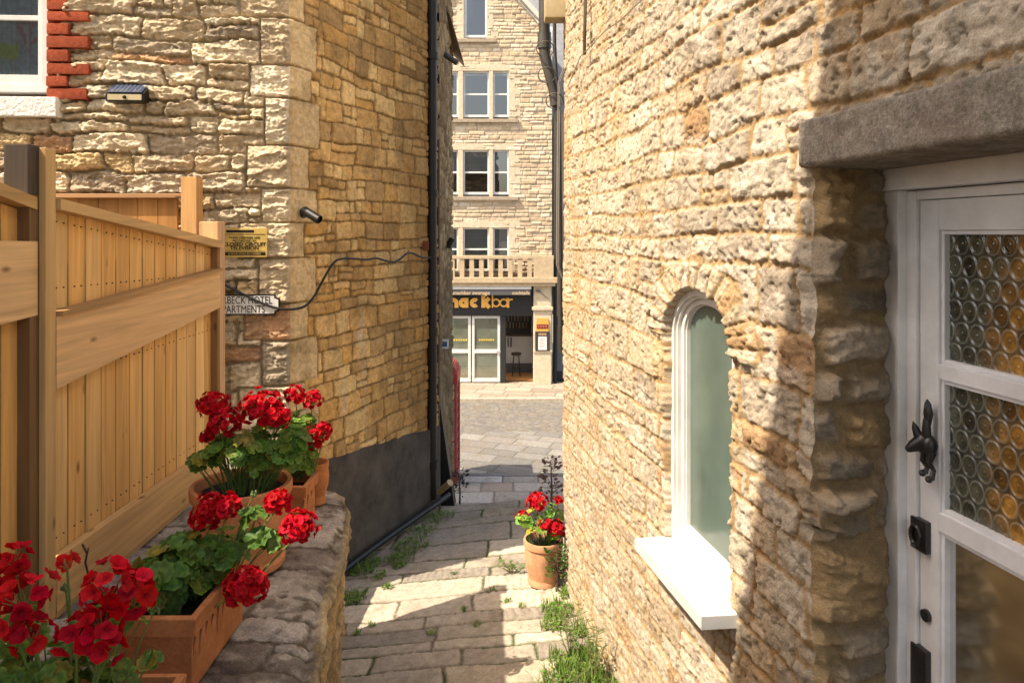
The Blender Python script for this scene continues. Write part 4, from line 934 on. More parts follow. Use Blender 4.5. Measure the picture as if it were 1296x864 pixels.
def trough(label, c, L, Wd, H, group='terracotta trough planters'):
    """c: centre of the base, L along y, Wd along x"""
    t = thing('trough_planter', label, 'planter', c, group)
    m = MB(); x, y, z = c; col = jit(TC)
    w0, l0 = Wd * .43, L * .46; w1, l1 = Wd / 2, L / 2; th = .016
    def ringv(w, l, zz): return [Vector((x + sx * w, y + sy * l, z + zz)) for sx, sy in ((-1, -1), (1, -1), (1, 1), (-1, 1))]
    prof = [(w0, l0, 0), (w1 - .012, l1 - .012, H * .74), (w1, l1, H * .76), (w1 + .004, l1 + .004, H - .004), (w1, l1, H), (w1 - th, l1 - th, H), (w1 - th - .006, l1 - th - .006, H * .6)]
    vv = []
    for p_ in prof: vv += ringv(*p_)
    ff = [(3, 2, 1, 0)] + [(i * 4 + k, i * 4 + (k + 1) % 4, (i + 1) * 4 + (k + 1) % 4, (i + 1) * 4 + k) for i in range(len(prof) - 1) for k in range(4)]
    m.add(vv, ff, col)
    # drip ornaments of the long side, half round on the short side
    n = max(4, int(L / .045))
    for i in range(n):
        yy = y - L * .44 + L * .88 * i / (n - 1); l_ = H * (.28 + .10 * math.sin(i * 1.9))
        m.tube([(x + w1 - .010, yy, z + H * .70), (x + w1 - .016, yy - .004, z + H * .70 - l_ * .5), (x + w1 - .018, yy + .002, z + H * .70 - l_)], [.004, .005, .003], 6, col=(.22, .09, .045))
    for rr in (.055, .04):
        m.tube([(x - Wd * .05 + rr * math.cos(a), y - l1 + .016 - .012 * math.sin(a) * 0, z + H * .38 + rr * math.sin(a)) for a in np.linspace(0, PI, 16)], .004, 6, col=(.36, .15, .07))
    m.build('trough', M_['terra'], t)
    m = MB(); m.add(ringv(w1 - th - .003, l1 - th - .003, H * .78), [(0, 1, 2, 3)]); m.build('soil', M_['soil'], t)
    return t
WZ = CZ - hw
round_pot('flower_pot', 'large round terracotta pot with slanting grooves on low wall, between troughs', (-1.178, 3.10, WZ), .172, .212, .355, col=(.50, .21, .095))
trough('rectangular terracotta trough with drip ornament, in front of the large round pot', (-1.115, 2.44, WZ), .46, .255, .245)
trough('small square terracotta planter just behind the large round pot', (-1.09, 3.52, WZ), .22, .2, .225)
round_pot('flower_pot', 'slim terracotta pot at far end of low wall, behind the small square planter', (-1.055, 3.80, WZ), .055, .075, .22, swirl=False, rim=.03)
trough('terracotta trough in the bottom left corner of the view, mostly under red flowers', (-1.18, 1.90, WZ), .24, .50, .19)
zp = float(gz(.23, 5.05)) - .0
round_pot('flower_pot', 'terracotta pot standing alone on the paving against the right wall', (.225, 5.10, zp), .105, .143, .315, col=(.56, .29, .165))

# ================================================================ GERANIUMS
def leaf(m, c, nrm, size, r_, dark=1.0):
    nrm = Vector(nrm).normalized(); t = nrm.orthogonal().normalized(); b = nrm.cross(t); a0 = r_.uniform(0, 2 * PI); K = 26
    g = r_.uniform(.7, 1.3) * dark; yel = r_.uniform(.8, 1.4) if r_.random() > .07 else 2.3
    c0, c1, c2 = (.14 * yel * g, .24 * g, .035 * g), (.065 * yel * g, .15 * g, .024 * g), (.13 * yel * g, .26 * g, .04 * g)
    vv = [Vector(c)]; cc = [c0]; cup = r_.uniform(.05, .28); ph = r_.uniform(0, 6); droop = r_.uniform(-.2, .1)
    for j, rr in enumerate((.35, .68, 1.0)):
        for k in range(K):
            a = 2 * PI * k / K; notch = 1 - .75 * math.exp(-((a - PI) / .22) ** 2)
            rad = rr * notch * (1 + (.09 * math.cos(9 * a) + .03 * math.cos(18 * a)) * rr * rr)
            z = cup * rr * rr + .09 * rr * rr * math.sin(4.5 * a * 2 + ph) + droop * rr * math.cos(a)
            d = t * math.cos(a + a0) + b * math.sin(a + a0)
            vv.append(Vector(c) + (d * rad + nrm * z) * size); cc.append((c0, c1, c2)[j])
    base = len(m.v); m.v += [tuple(p) for p in vv]; m.c += cc
    m.f += [(base, base + 1 + k, base + 1 + (k + 1) % K) for k in range(K)]
    for j in range(2):
        q = base + 1 + j * K
        m.f += [(q + k, q + K + k, q + K + (k + 1) % K, q + (k + 1) % K) for k in range(K)]
RED = (.58, .003, .010)
def petal(m, base, d, up, size, col, r_):
    """one rounded petal from base along d, its face turned to up"""
    s = d.cross(up).normalized(); u = up
    rows = ((.0, .08), (.3, .36), (.62, .55), (.86, .50), (.97, .30)); vv = []; curl = r_.uniform(-.15, .25)
    for q, w in rows:
        p = base + d * q * size + u * (.16 * math.sin(q * 2.4) - curl * q * q) * size
        vv += [p - s * w * size + u * .08 * size * q, p + u * -.02 * size, p + s * w * size + u * .08 * size * q]
    ff = []
    for i in range(4): ff += [(i * 3, i * 3 + 1, i * 3 + 4, i * 3 + 3), (i * 3 + 1, i * 3 + 2, i * 3 + 5, i * 3 + 4)]
    base = len(m.v); m.add(vv, ff, col)
    for i in range(5):
        for j in range(3):
            k = (.62, .85, 1.0, 1.1, 1.22)[i] * (1.0 if j == 1 else .93) * r_.uniform(.92, 1.06); m.c[base + i * 3 + j] = (col[0] * k, col[1] * k, col[2] * k)
def floret(m, c, n, size, r_, tint=1.0, col=RED):
    n = n.normalized(); t = n.orthogonal().normalized(); b = n.cross(t); a0 = r_.uniform(0, 6); k_ = r_.uniform(.7, 1.25) * tint; col = (col[0], col[1] + r_.uniform(0, .012), col[2] + r_.uniform(0, .022))
    for k in range(5):
        a = a0 + 2 * PI * k / 5 + r_.uniform(-.15, .15); d = (t * math.cos(a) + b * math.sin(a) + n * r_.uniform(.15, .55)).normalized(); up = (n - d * n.dot(d)).normalized()
        j = k_ * r_.uniform(.85, 1.1); petal(m, c, d, up, size * r_.uniform(.7, 1.12), (col[0] * j, col[1] * j, col[2] * j), r_)
    m.ball(c + n * size * .15, size * .10, col=(.5 * k_, .02, .03), seg=6)
def head(par, c, rad, n, psize, r_, squash=.85, double=True, col=RED):
    m = MB(); c = Vector(c)
    for i in range(n):
        z = 1 - 1.75 * (i + .5) / n; a = i * 2.39996 + r_.uniform(-.3, .3); s = math.sqrt(max(0, 1 - z * z))
        d = Vector((s * math.cos(a), s * math.sin(a), z))
        p = c + Vector((d.x, d.y, d.z * squash)) * rad * r_.uniform(.55, 1.0)
        floret(m, p, d + Vector((r_.uniform(-.3, .3), r_.uniform(-.3, .3), r_.uniform(-.1, .4))), psize, r_, col=col)
        if double: floret(m, p + d * psize * .12, d + Vector((r_.uniform(-.4, .4), r_.uniform(-.4, .4), .2)), psize * .66, r_, .9, col=col)
    return m.build('flower_head', M_['petal'], par, True)
def geranium(label, base, heads, clumps, seed, group='red geraniums in terracotta', lsize=.035, up=.35, dark=1.0, buds=()):
    """heads: (pos, radius, florets, petal, double); clumps: (centre, (rx, ry, rz), leaves)"""
    r_ = random.Random(seed); t = thing('geranium_plant', label, 'plant', base, group); base = Vector(base)
    fo = MB(); st = MB(); sc = (.13, .19, .05)
    def stem(a, b, r0, r1, col=sc):
        a, b = Vector(a), Vector(b); mid = (a + b) / 2 + Vector((r_.uniform(-.02, .02), r_.uniform(-.02, .02), .12 * (b - a).length))
        pts = [a * (1 - q) ** 2 + mid * 2 * q * (1 - q) + b * q * q for q in (0, .25, .5, .75, 1)]
        st.tube(pts, [r0 + (r1 - r0) * q for q in (0, .25, .5, .75, 1)], 6, col=col)
    for c, rr, n in clumps:
        c = Vector(c)
        for i in range(n):
            a = r_.uniform(0, 2 * PI); z = r_.uniform(-.7, 1); s = math.sqrt(max(0, 1 - z * z)); q = r_.uniform(.55, 1.0)
            d = Vector((s * math.cos(a), s * math.sin(a), z)); p = c + Vector((d.x * rr[0], d.y * rr[1], d.z * rr[2])) * q
            nr = d * .9 + Vector((0, -.25, up + .5)) + Vector((r_.uniform(-.4, .4), r_.uniform(-.4, .4), r_.uniform(-.2, .3)))
            leaf(fo, p, nr, lsize * r_.uniform(.65, 1.25), r_, dark)
            if i % 2 == 0: stem(base + (Vector((c.x, c.y, base.z)) - base) * .6 + Vector((r_.uniform(-.03, .03), r_.uniform(-.03, .03), 0)), p - nr.normalized() * .004, .0028, .0016, (.10, .17, .045))
    for k, (p, rad, n, ps, dbl) in enumerate(heads):
        p = Vector(p); b = base + (Vector((p.x, p.y, base.z)) - base) * .45
        stem(b, p - Vector((0, 0, rad * .5)), .0042, .0028)
        for q in range(7): 
            d = Vector((r_.uniform(-1, 1), r_.uniform(-1, 1), r_.uniform(-.2, .8))).normalized(); st.tube([p - Vector((0, 0, rad * .5)), p + d * rad * .7], .0012, 5, col=(.2, .16, .05))
    for p in buds:
        p = Vector(p); stem(base + (Vector((p.x, p.y, base.z)) - base) * .5, p, .003, .002)
        for q in range(12): 
            d = Vector((r_.uniform(-1, 1), r_.uniform(-1, 1), r_.uniform(-.6, 1))).normalized(); st.ball(p + d * .010, (.004, .004, .007), col=(.10, .16, .05), seg=6)
    st.build('stems', M_['stem'], t, True); fo.build('foliage', M_['leaf'], t, True)
    for p, rad, n, ps, dbl in heads: head(t, p, rad, n, ps, r_, double=dbl)
    return t
H = lambda px, py, d, rad, n, ps, dbl=True: (W(px, py, d), rad * d / 900 * (1.05 if dbl else 1), int(n * (1.9 if dbl else .8)), ps * (.98 if dbl else .9), dbl)
C_ = lambda px, py, d, rx, ry, n, dep=.10: (W(px, py, d), (rx * d / 900, dep, ry * d / 900), n)
# trough in front of the large pot
geranium('geranium with rounded dark leaves and four dense red heads in drip-ornament trough', (-1.115, 2.42, WZ + .19),
    [H(268, 645, 2.48, 22, 24, .020), H(287, 641, 2.44, 17, 16, .020), H(352, 634, 2.42, 16, 18, .018), H(378, 666, 2.38, 21, 26, .019), H(311, 741, 2.30, 25, 30, .020), H(252, 658, 2.5, 11, 7, .019)],
    [C_(218, 725, 2.40, 46, 40, 64, .16), C_(258, 705, 2.46, 40, 34, 40, .12), C_(290, 690, 2.48, 24, 22, 10), C_(318, 655, 2.42, 12, 12, 6, .04), C_(334, 684, 2.40, 14, 9, 4, .04)], 31, lsize=.037, dark=.75, buds=[W(321, 625, 2.44)])
# large round pot
geranium('bushy geranium with dense red heads in the large round pot', (-1.178, 3.10, WZ + .31),
    [H(270, 512, 3.08, 20, 26, .020), H(283, 535, 3.05, 22, 28, .020), H(330, 516, 3.06, 27, 36, .021), H(350, 527, 3.04, 18, 20, .020), H(262, 552, 3.08, 9, 7, .018)],
    [C_(300, 568, 3.08, 44, 24, 90, .13), C_(352, 560, 3.12, 42, 30, 90, .13), C_(258, 582, 3.06, 22, 12, 10, .08), C_(336, 582, 3.06, 34, 12, 24, .08)], 32, lsize=.034, dark=1.0)
# behind
geranium('leggy geranium with small red heads rising behind the bushy one', (-1.07, 3.66, WZ + .19),
    [H(374, 499, 3.6, 13, 14, .019), H(395, 505, 3.6, 13, 13, .019), H(404, 548, 3.58, 14, 14, .019), H(398, 560, 3.58, 11, 9, .018), H(410, 543, 3.6, 9, 7, .018)],
    [C_(382, 555, 3.62, 24, 36, 70, .12), C_(375, 585, 3.6, 22, 18, 30, .1)], 33, lsize=.030, dark=1.25)
# bottom left corner: single florets, close to the camera
geranium('straggly geranium with big single red flowers in the bottom left corner', (-1.18, 1.90, WZ + .14),
    [H(18, 706, 1.78, 20, 9, .027, False), H(30, 752, 1.72, 34, 16, .028, False), H(85, 712, 1.76, 12, 3, .026, False), H(138, 742, 1.74, 34, 20, .029, False), H(170, 752, 1.76, 28, 14, .029, False), H(128, 790, 1.70, 30, 14, .029, False), H(95, 800, 1.70, 26, 11, .028, False), H(137, 820, 1.68, 18, 8, .028, False), H(40, 800, 1.72, 26, 11, .027, False), H(8, 738, 1.8, 22, 9, .028, False), H(15, 790, 1.7, 20, 8, .027, False)],
    [C_(150, 790, 1.84, 50, 28, 16, .10), C_(40, 850, 1.80, 60, 26, 34, .12), C_(110, 862, 1.82, 60, 24, 30, .10), C_(192, 838, 1.76, 14, 12, 3, .03), C_(20, 800, 1.85, 30, 30, 10, .08)], 34, lsize=.032, dark=.9, buds=[W(83, 745, 1.8), W(196, 772, 1.78)])
# pot by the right wall
geranium('sparse geranium with bare stems in the lone pot by the right wall', (.225, 5.10, zp + .27),
    [H(680, 634, 5.05, 13, 20, .024), H(703, 668, 5.0, 11, 16, .022), H(692, 664, 5.0, 9, 10, .022), H(660, 652, 5.08, 7, 7, .02), H(707, 632, 5.1, 5, 5, .02)],
    [C_(664, 660, 5.06, 10, 14, 12, .06), C_(690, 650, 5.08, 22, 16, 26, .08), C_(702, 676, 5.02, 9, 10, 12, .06), C_(683, 672, 5.0, 16, 6, 10, .05)], 35, lsize=.030, dark=1.5)
# bare twig in the corner plant
m = MB(); m.tube([W(112, 728, 1.9), W(108, 712, 1.9), W(110, 700, 1.9), W(104, 688, 1.9)], .003, 5, col=(.05, .03, .02)); m.tube([W(108, 712, 1.9), W(112, 693, 1.9)], .002, 5, col=(.05, .03, .02)); tag(m.build('dead_twig', M_['stem'], None, True), 'bare dark twig standing among the single red flowers bottom left', 'twig')

# purple leaved plant beyond the corner, dark shrub by the phone box
def leafy_plant(name, label, base, top, spread, n, lsz, cols, seed, group=None):
    r_ = random.Random(seed); t = thing(name, label, 'plant', base, group); base = Vector(base); top = Vector(top)
    st = MB(); fo = MB()
    st.tube([base, (base + top) / 2 + Vector((.01, 0, 0)), top], [.012, .008, .003], 6, col=(.08, .05, .035))
    for i in range(n):
        q = r_.uniform(.35, 1); p = base.lerp(top, q); a = r_.uniform(0, 2 * PI); d = Vector((math.cos(a), math.sin(a), r_.uniform(.0, .6))) * spread * r_.uniform(.3, 1)
        e = p + d; 
        if i % 3 == 0: st.tube([p, e], .0025, 5, col=(.1, .06, .04))
        nn = Vector((r_.uniform(-1, 1), r_.uniform(-1, .2), r_.uniform(.1, 1))).normalized(); tt = d.normalized(); s = nn.cross(tt).normalized(); L = lsz * r_.uniform(.6, 1.3); c = cols[r_.randrange(len(cols))]
        fo.add([e, e + tt * L * .5 + s * L * .28, e + tt * L, e + tt * L * .5 - s * L * .28], [(0, 1, 2, 3)], c)
    st.build('stems', M_['stem'], t, True); fo.build('foliage', M_['leaf'], t, False); return t
b = W(697, 655, 6.3); leafy_plant('purple_shrub', 'small dark purple leaved plant behind the lone pot at the wall corner', b, W(697, 582, 6.3), .085, 95, .045, [(.13, .06, .065), (.19, .085, .09), (.10, .07, .045), (.17, .11, .06)], 5)
b = W(582, 640, 7.5); leafy_plant('dark_shrub', 'dark straggly plant below the red phone box at the top of the steps', b, W(580, 598, 7.5), .09, 60, .05, [(.03, .05, .02), (.05, .07, .03), (.04, .03, .03)], 6)
b = Vector((.33, 5.0, zp)); leafy_plant('ivy_plant', 'green trailing plant between the lone pot and the right wall', (.31, 4.95, zp - .02), (.31, 4.95, zp + .32), .07, 150, .035, [(.05, .13, .02), (.08, .18, .03), (.04, .09, .02)], 8)

# grass and weeds
r_ = random.Random(12); g = MB()
def tuft(x, y, n, hgt, spread, cols):
    z = float(gz(x, y))
    for i in range(n):
        a = r_.uniform(0, 2 * PI); q = spread * math.sqrt(r_.random()); p = Vector((x + q * math.cos(a), y + q * math.sin(a), 0)); p.z = float(gz(p.x, p.y)) - .01; L = hgt * r_.uniform(.4, 1.15); a2 = r_.uniform(0, 2 * PI); ln = r_.uniform(.15, .8)
        d = Vector((math.cos(a2) * ln, math.sin(a2) * ln, 1)).normalized(); w = Vector((-math.sin(a2), math.cos(a2), 0)) * .0035
        c = cols[r_.randrange(len(cols))]; e = p + d * L * .6; t_ = p + d * L + Vector((math.cos(a2), math.sin(a2), -.3)) * L * .25 * ln
        g.add([p - w, p + w, e + w * .8, e - w * .8, t_], [(0, 1, 2, 3), (3, 2, 4)], c)
def weeds(x, y, n, sz, spread, hgt, cols):
    for i in range(n):
        a = r_.uniform(0, 2 * PI); q = spread * math.sqrt(r_.random()); p = Vector((x + q * math.cos(a), y + q * math.sin(a), 0)); p.z = float(gz(p.x, p.y)) + r_.uniform(0, hgt) * (1 - q / spread * .6)
        a2 = r_.uniform(0, 2 * PI); t_ = Vector((math.cos(a2), math.sin(a2), r_.uniform(-.2, .6))).normalized(); nn = Vector((r_.uniform(-.5, .5), r_.uniform(-.5, .5), 1)); s = nn.cross(t_).normalized(); L = sz * r_.uniform(.5, 1.3)
        g.add([p, p + t_ * L * .5 + s * L * .3, p + t_ * L, p + t_ * L * .5 - s * L * .3], [(0, 1, 2, 3)], cols[r_.randrange(len(cols))])
G1 = [(.10, .22, .03), (.13, .27, .04), (.08, .17, .025), (.17, .27, .06), (.22, .24, .09)]
def gp(px, py): 
    d = 2.32 / ((py - 295) / 900 - .04 + .09 * (px - 648) / 900); return (px - 648) / 900 * d, d
for px, py, n, hh, sp in ((458, 722, 60, .10, .10), (470, 712, 40, .08, .08), (445, 757, 70, .10, .10), (520, 690, 80, .06, .16), (505, 706, 60, .06, .12), (555, 655, 60, .10, .14), (535, 672, 50, .08, .14), (490, 742, 16, .06, .03), (505, 715, 25, .05, .06), (480, 728, 20, .05, .06)):
    x, y = gp(px, py); tuft(x, y, n, hh, sp, G1); weeds(x, y, n * 2, .028, sp, .04, G1)
for px, py, n, hh, sp in ((705, 772, 100, .10, .13), (720, 752, 60, .10, .08), (700, 790, 60, .08, .1), (730, 850, 110, .12, .16), (715, 835, 60, .10, .12), (745, 830, 60, .14, .10), (760, 862, 90, .13, .12), (700, 860, 60, .09, .12), (716, 725, 60, .09, .06), (735, 800, 50, .12, .07)):
    x, y = gp(px, py); tuft(x, y, int(n * 1.3), hh, sp * .9, G1); weeds(x, y, n, .026, sp * .8, .05, G1)
for px, py in ((603, 790), (545, 800), (452, 800), (622, 745), (470, 790), (588, 770), (640, 760), (575, 725), (660, 765)): x, y = gp(px, py); tuft(x, y, 12, .045, .025, G1); weeds(x, y, 14, .018, .03, .01, G1)
tag(g.build('grass', M_['grass']), 'low green grass and small weeds in the paving joints and along both wall feet', 'grass', kind='stuff')
def tall_weed(label, px, py, hgt, seed):
    r2 = random.Random(seed); x, y = gp(px, py); b = Vector((x, y, float(gz(x, y)) - .02)); t = thing('tall_weed', label, 'plant', b, 'weeds growing from the paving')
    st = MB(); fo = MB()
    for k in range(7):
        tp = b + Vector((r2.uniform(-.12, .10), r2.uniform(-.1, .1), hgt * r2.uniform(.6, 1))); md = b.lerp(tp, .5) + Vector((r2.uniform(-.02, .02), 0, .02)); st.tube([b, md, tp], [.003, .0025, .0012], 5, col=(.2, .2, .09))
        for i in range(12):
            q = r2.uniform(.25, 1); p = b.lerp(md, q * 2) if q < .5 else md.lerp(tp, q * 2 - 1); a = r2.uniform(0, 2 * PI); d = Vector((math.cos(a), math.sin(a), r2.uniform(.1, .9))).normalized(); s = d.cross(Vector((0, 0, 1))).normalized(); L = r2.uniform(.025, .06)
            fo.add([p, p + d * L * .5 + s * L * .10, p + d * L + Vector((0, 0, -.2 * L)), p + d * L * .5 - s * L * .10], [(0, 1, 2, 3)], (.11 * r2.uniform(.7, 1.4), .20 * r2.uniform(.7, 1.2), .05))
    st.build('stems', M_['stem'], t, True); fo.build('foliage', M_['grass'], t)
tall_weed('tall thin weed with narrow leaves against the right wall, nearest the camera', 752, 862, .42, 3)
tall_weed('thin weed with narrow leaves at wall foot, halfway to the lone pot', 722, 830, .30, 4)
tall_weed('single pale seedling sprouting from paving left of the lone pot', 648, 722, .12, 9)

# ================================================================ FAR BUILDING WITH THE BAR
FD = 23.8; S = FPX / FD
FX = lambda px: (px - 648) / S
FZ = lambda py: CZ + (295 - py) / S
fb = thing('gabled_building', 'tall pale stone gabled building with triple sash windows, across the street', 'building', (FX(620), FD, 0))
xl, xr = FX(560) - 1.6, FX(699)
apex = (FX(601), FZ(33) + (FX(685) - FX(601)) * 1.1)
U, V = np.meshgrid(np.arange(xl, xr + .001, .022), np.arange(2.9, 14.6, .022))
r = rubble(U, V, 401, ch=(.10, .17), sw=(.18, .42), split=.25, warp=.015, ragged=.005, corner=.02); p = sst(-.006, .02, r['e'] - .004)
h = p * (.01 + .03 * rnd(r['id'], 81)) + p * .012 * fbm(U * 7, V * 7, 3, 403)
C = palette(r['id'], 82, [(.56, .45, .325), (.51, .40, .28), (.60, .50, .38), (.46, .355, .245), (.54, .415, .285)]) * p[..., None] + np.array([.40, .32, .225]) * (1 - p[..., None])
lim = FZ(33) + (FX(685) - U) * 1.1; lim2 = FZ(33) + (U - (2 * apex[0] - FX(685))) * 1.1
ok = (V < np.minimum(lim, lim2) + .02)
wins = [(FX(585), FX(617), FZ(50), FZ(-60)), (FX(559), FX(645), FZ(150), FZ(90)), (FX(559), FX(645), FZ(248), FZ(190)), (FX(559), FX(645), FZ(345), FZ(288))]
for a, b, c, d in wins: ok &= ~((U > a) & (U < b) & (V > c) & (V < d))
kc = ok[:-1, :-1] & ok[1:, 1:]
grid_mesh('wall', np.stack([U, FD - h, V], -1), C, M_['ashlar'], fb, kc)
m = MB(); m.box((xl, FD + .6, 2.6), (xr, FD + 8, 12)); m.prism([(xl, 12), (xr, 12), (apex[0], apex[1] - .3)], 1, FD + .6, FD + 8)
m.box((xr - .3, FD + .02, 0), (xr - .003, FD + .6, 11.9)); m.box((xl, FD + 2.6, 0), (xr, FD + 8, 2.6)); m.build('body', M_['ashlar'], fb)
# verge boards
m = MB(); th = .11
for s in (1, -1):
    X0, Z0 = FX(686), FZ(34); X1, Z1 = apex[0], apex[1] + .05; mi = lambda X: X if s > 0 else 2 * apex[0] - X
    m.prism([(mi(X0 + .08), Z0 - .02), (mi(X0 + .2), Z0 + .06), (mi(X1), Z1 + .24), (mi(X1), Z1 + .04)], 1, FD - .25, FD + .1)
m.build('verge_board', mat_plain('verge_paint', (.55, .52, .46), .6, .1), fb)
# windows
def far_window(px0, px1, py0, py1, lights, blind=0, surround=True, sill=True):
    X0, X1, Z0, Z1 = FX(px0), FX(px1), FZ(py1), FZ(py0); lx = [(FX(a), FX(b)) for a, b in lights]; lz0, lz1 = FZ(py1 - 3), FZ(py0 + 8)
    m = MB(); dp = FD - .03
    m.box((X0, dp, lz1), (X1, FD + .25, Z1), bev=.01)
    ed = [X0] + [q for l in lx for q in l] + [X1]
    for k in range(0, len(ed), 2): m.box((ed[k], dp + .004, Z0), (ed[k + 1], FD + .25, lz1 - .002), bev=.01)
    # long and short work of the jamb
    for k, z in enumerate(np.arange(Z0 + .1, Z1 - .15, .36)): m.box((X1 - .004, dp + .006, z), (X1 + .17, FD + .05, z + .2), bev=.008)
    w = m.build('window', M_['smooth_stone'], fb)
    if sill:
        m = MB(); m.box((X0 - .05, FD - .12, Z0 - .12), (X1 + .1, FD + .2, Z0 - .003), bev=.012); m.build('sill', mat_plain('sill_stone', (.33, .27, .2), .85, .25, 8), w)
    fr = MB(); gl = MB(); bl = MB(); dk = MB()
    for a, b in lx:
        t = .055; mid = (lz0 + lz1) / 2
        fr.box((a, FD + .06, lz0), (a + t, FD + .14, lz1)); fr.box((b - t, FD + .06, lz0), (b, FD + .14, lz1)); fr.box((a + t, FD + .065, lz0), (b - t, FD + .14, lz0 + .08)); fr.box((a + t, FD + .065, lz1 - t), (b - t, FD + .14, lz1)); fr.box((a + t, FD + .07, mid - .03), (b - t, FD + .13, mid + .03))
        q = lambda y: [(a + t, y, lz0 + .05), (b - t, y, lz0 + .05), (b - t, y, lz1 - t), (a + t, y, lz1 - t)]
        gl.add(q(FD + .10), [(0, 1, 2, 3)]); dk.add(q(FD + .5), [(0, 1, 2, 3)])
        if blind: bl.add([(a + t, FD + .17, lz1 - (lz1 - lz0) * blind), (b - t, FD + .17, lz1 - (lz1 - lz0) * blind), (b - t, FD + .17, lz1), (a + t, FD + .17, lz1)], [(0, 1, 2, 3)], (.62, .64, .62))
    fr.build('frame', M_['white'], w); gl.build('pane', M_['farglass'], w); dk.build('room', M_['darkroom'], w)
    if blind: bl.build('blind', M_['any'], w)
M_['farglass'] = mat_glass('far_window_glass', (.5, .55, .58), .16, .01)
tri = [(561, 580), (586, 619), (624, 644)]
far_window(578, 624, -70, 50, [(587, 616)]); far_window(553, 652, 82, 151, tri); far_window(553, 652, 182, 249, tri, .52); far_window(553, 652, 280, 346, tri, .9)
# balcony parapet
zl = FZ(351); zt_ = FZ(323)
m = MB(); bx0, bx1 = xl, FX(700)
m.box((bx0, FD - .42, zt_ - .11), (bx1, FD - .2, zt_), bev=.015); m.box((bx0, FD - .50, FZ(357)), (bx1 + .12, FD + .02, FZ(350)), bev=.02); m.box((bx0, FD - .46, FZ(361)), (bx1 + .05, FD, FZ(357.2)), bev=.02)
m.box((FX(675), FD - .43, FZ(350) + .002), (bx1 - .01, FD - .19, zt_ - .112), bev=.01)
M_['balc'] = mat_plain('balcony_stone', (.45, .345, .225), .85, .2, 9, .25, 90); bal = m.build('balcony', M_['balc'], fb)
for k in range(14):
    xx = FX(670) - k * .318
    m = MB(); m.box((xx - .075, FD - .40, FZ(350) + .002), (xx + .075, FD - .22, zt_ - .112), bev=.01); m.build('baluster', M_['balc'], bal)
# pilaster and shop front
m = MB(); m.box((FX(675), FD - .30, 0), (FX(697), FD + .3, FZ(361)), bev=.015); m.box((FX(673), FD - .36, FZ(391)), (FX(699), FD - .28, FZ(387)), bev=.01); m.box((FX(674.5), FD - .33, FZ(444)), (FX(698), FD - .28, FZ(441)), bev=.008); m.build('pilaster', M_['smooth_stone'], fb)
m = MB(); m.box((xl, FD - .14, FZ(399)), (FX(674.8), FD + .2, FZ(361)), bev=.01); m.box((FX(633), FD - .12, 0), (FX(640), FD + .2, FZ(399) - .002), bev=.01); m.build('shop_surround', M_['grey'], fb)
# glazed white doors
sd = MB(); fw = .085
for a, b in ((552, 596), (597.5, 633)):
    A, Bq = FX(a), FX(b); z0, z1 = .04, FZ(399) - .004; zm_ = FZ(444)
    sd.box((A, FD - .08, z0), (A + fw, FD + .0, z1), bev=.006); sd.box((Bq - fw, FD - .08, z0), (Bq, FD, z1), bev=.006)
    for q0, q1 in ((z0, z0 + .12), (zm_ - .06, zm_ + .06), (z1 - .09, z1)): sd.box((A + fw, FD - .078, q0), (Bq - fw, FD - .002, q1), bev=.006)
sdo = sd.build('shop_door', M_['white'], fb)
m = MB()
for a, b in ((552, 596), (597.5, 633)): m.add([(FX(a) + .05, FD - .04, .1), (FX(b) - .05, FD - .04, .1), (FX(b) - .05, FD - .04, FZ(400)), (FX(a) + .05, FD - .04, FZ(400))], [(0, 1, 2, 3)])
m.build('pane', mat_glass('shop_glass', (.6, .65, .6), .10, .01, (.30, .33, .25), .45), sdo)
m = MB(); m.tube([(FX(628), FD - .12, FZ(444)), (FX(634), FD - .12, FZ(444.5))], .02, 8); m.tube([(FX(629), FD - .12, FZ(444)), (FX(629), FD - .06, FZ(444))], .015, 8); m.build('handle', mat_plain('steel', (.5, .5, .5), .3, .1, metal=.9), sdo, True)
# gold writing strip on the door glass
for a, b in ((565, 592), (606, 626)):
    m = MB(); 
    for k in range(9): m.box((FX(a + (b - a) * k / 9), FD - .046, FZ(431)), (FX(a + (b - a) * (k + .72) / 9), FD - .043, FZ(428.6)), col=(.55, .42, .08))
    m.build('window_lettering', M_['any'], sdo)
# interior of the bar
m = MB(); X0, X1 = xl + .2, FX(675)
m.box((X0, FD + .25, -.0), (X1, FD + 2.6, .045), col=(.42, .20, .07)); m.build('floor', M_['any'], fb)
m = MB(); m.box((FX(640), FD + 1.5, .055), (X1, FD + 1.6, 1.34), col=(.55, .55, .54)); m.box((FX(640), FD + 1.46, .055), (X1, FD + 1.499, .38), col=(.10, .10, .11)); m.box((FX(639), FD + 1.4, 1.342), (X1, FD + 1.7, 1.40), col=(.08, .06, .05))
for k in range(2): m.box((FX(642 + 4 * k), FD + 1.47, .95), (FX(643.6 + 4 * k), FD + 1.499, 1.3), col=(.05, .05, .06))
m.build('bar_counter', M_['any'], fb)
m = MB(); m.box((X0, FD + 2.5, 0.05), (X1, FD + 2.58, 2.6), col=(.05, .055, .06))
for k in range(14): m.box((FX(640) + .06 * k, FD + 2.4, 1.5 + .25 * (k % 2)), (FX(640) + .06 * k + .035, FD + 2.45, 1.72 + .25 * (k % 2)), col=(.25, .3, .3) if k % 3 else (.3, .16, .06))
m.build('back_bar', M_['any'], fb)
sx, sy = FX(653.5), FD + .9
o = thing('bar_stool', 'dark backless bar stool seen through open doorway of far bar', 'stool', (sx, sy, .05))
m = MB(); m.lathe([(0, .80), (.17, .80), (.18, .77), (.17, .72), (0, .72)], (sx, sy, .05), 20, col=(.05, .035, .03)); m.build('seat', M_['any'], o, True)
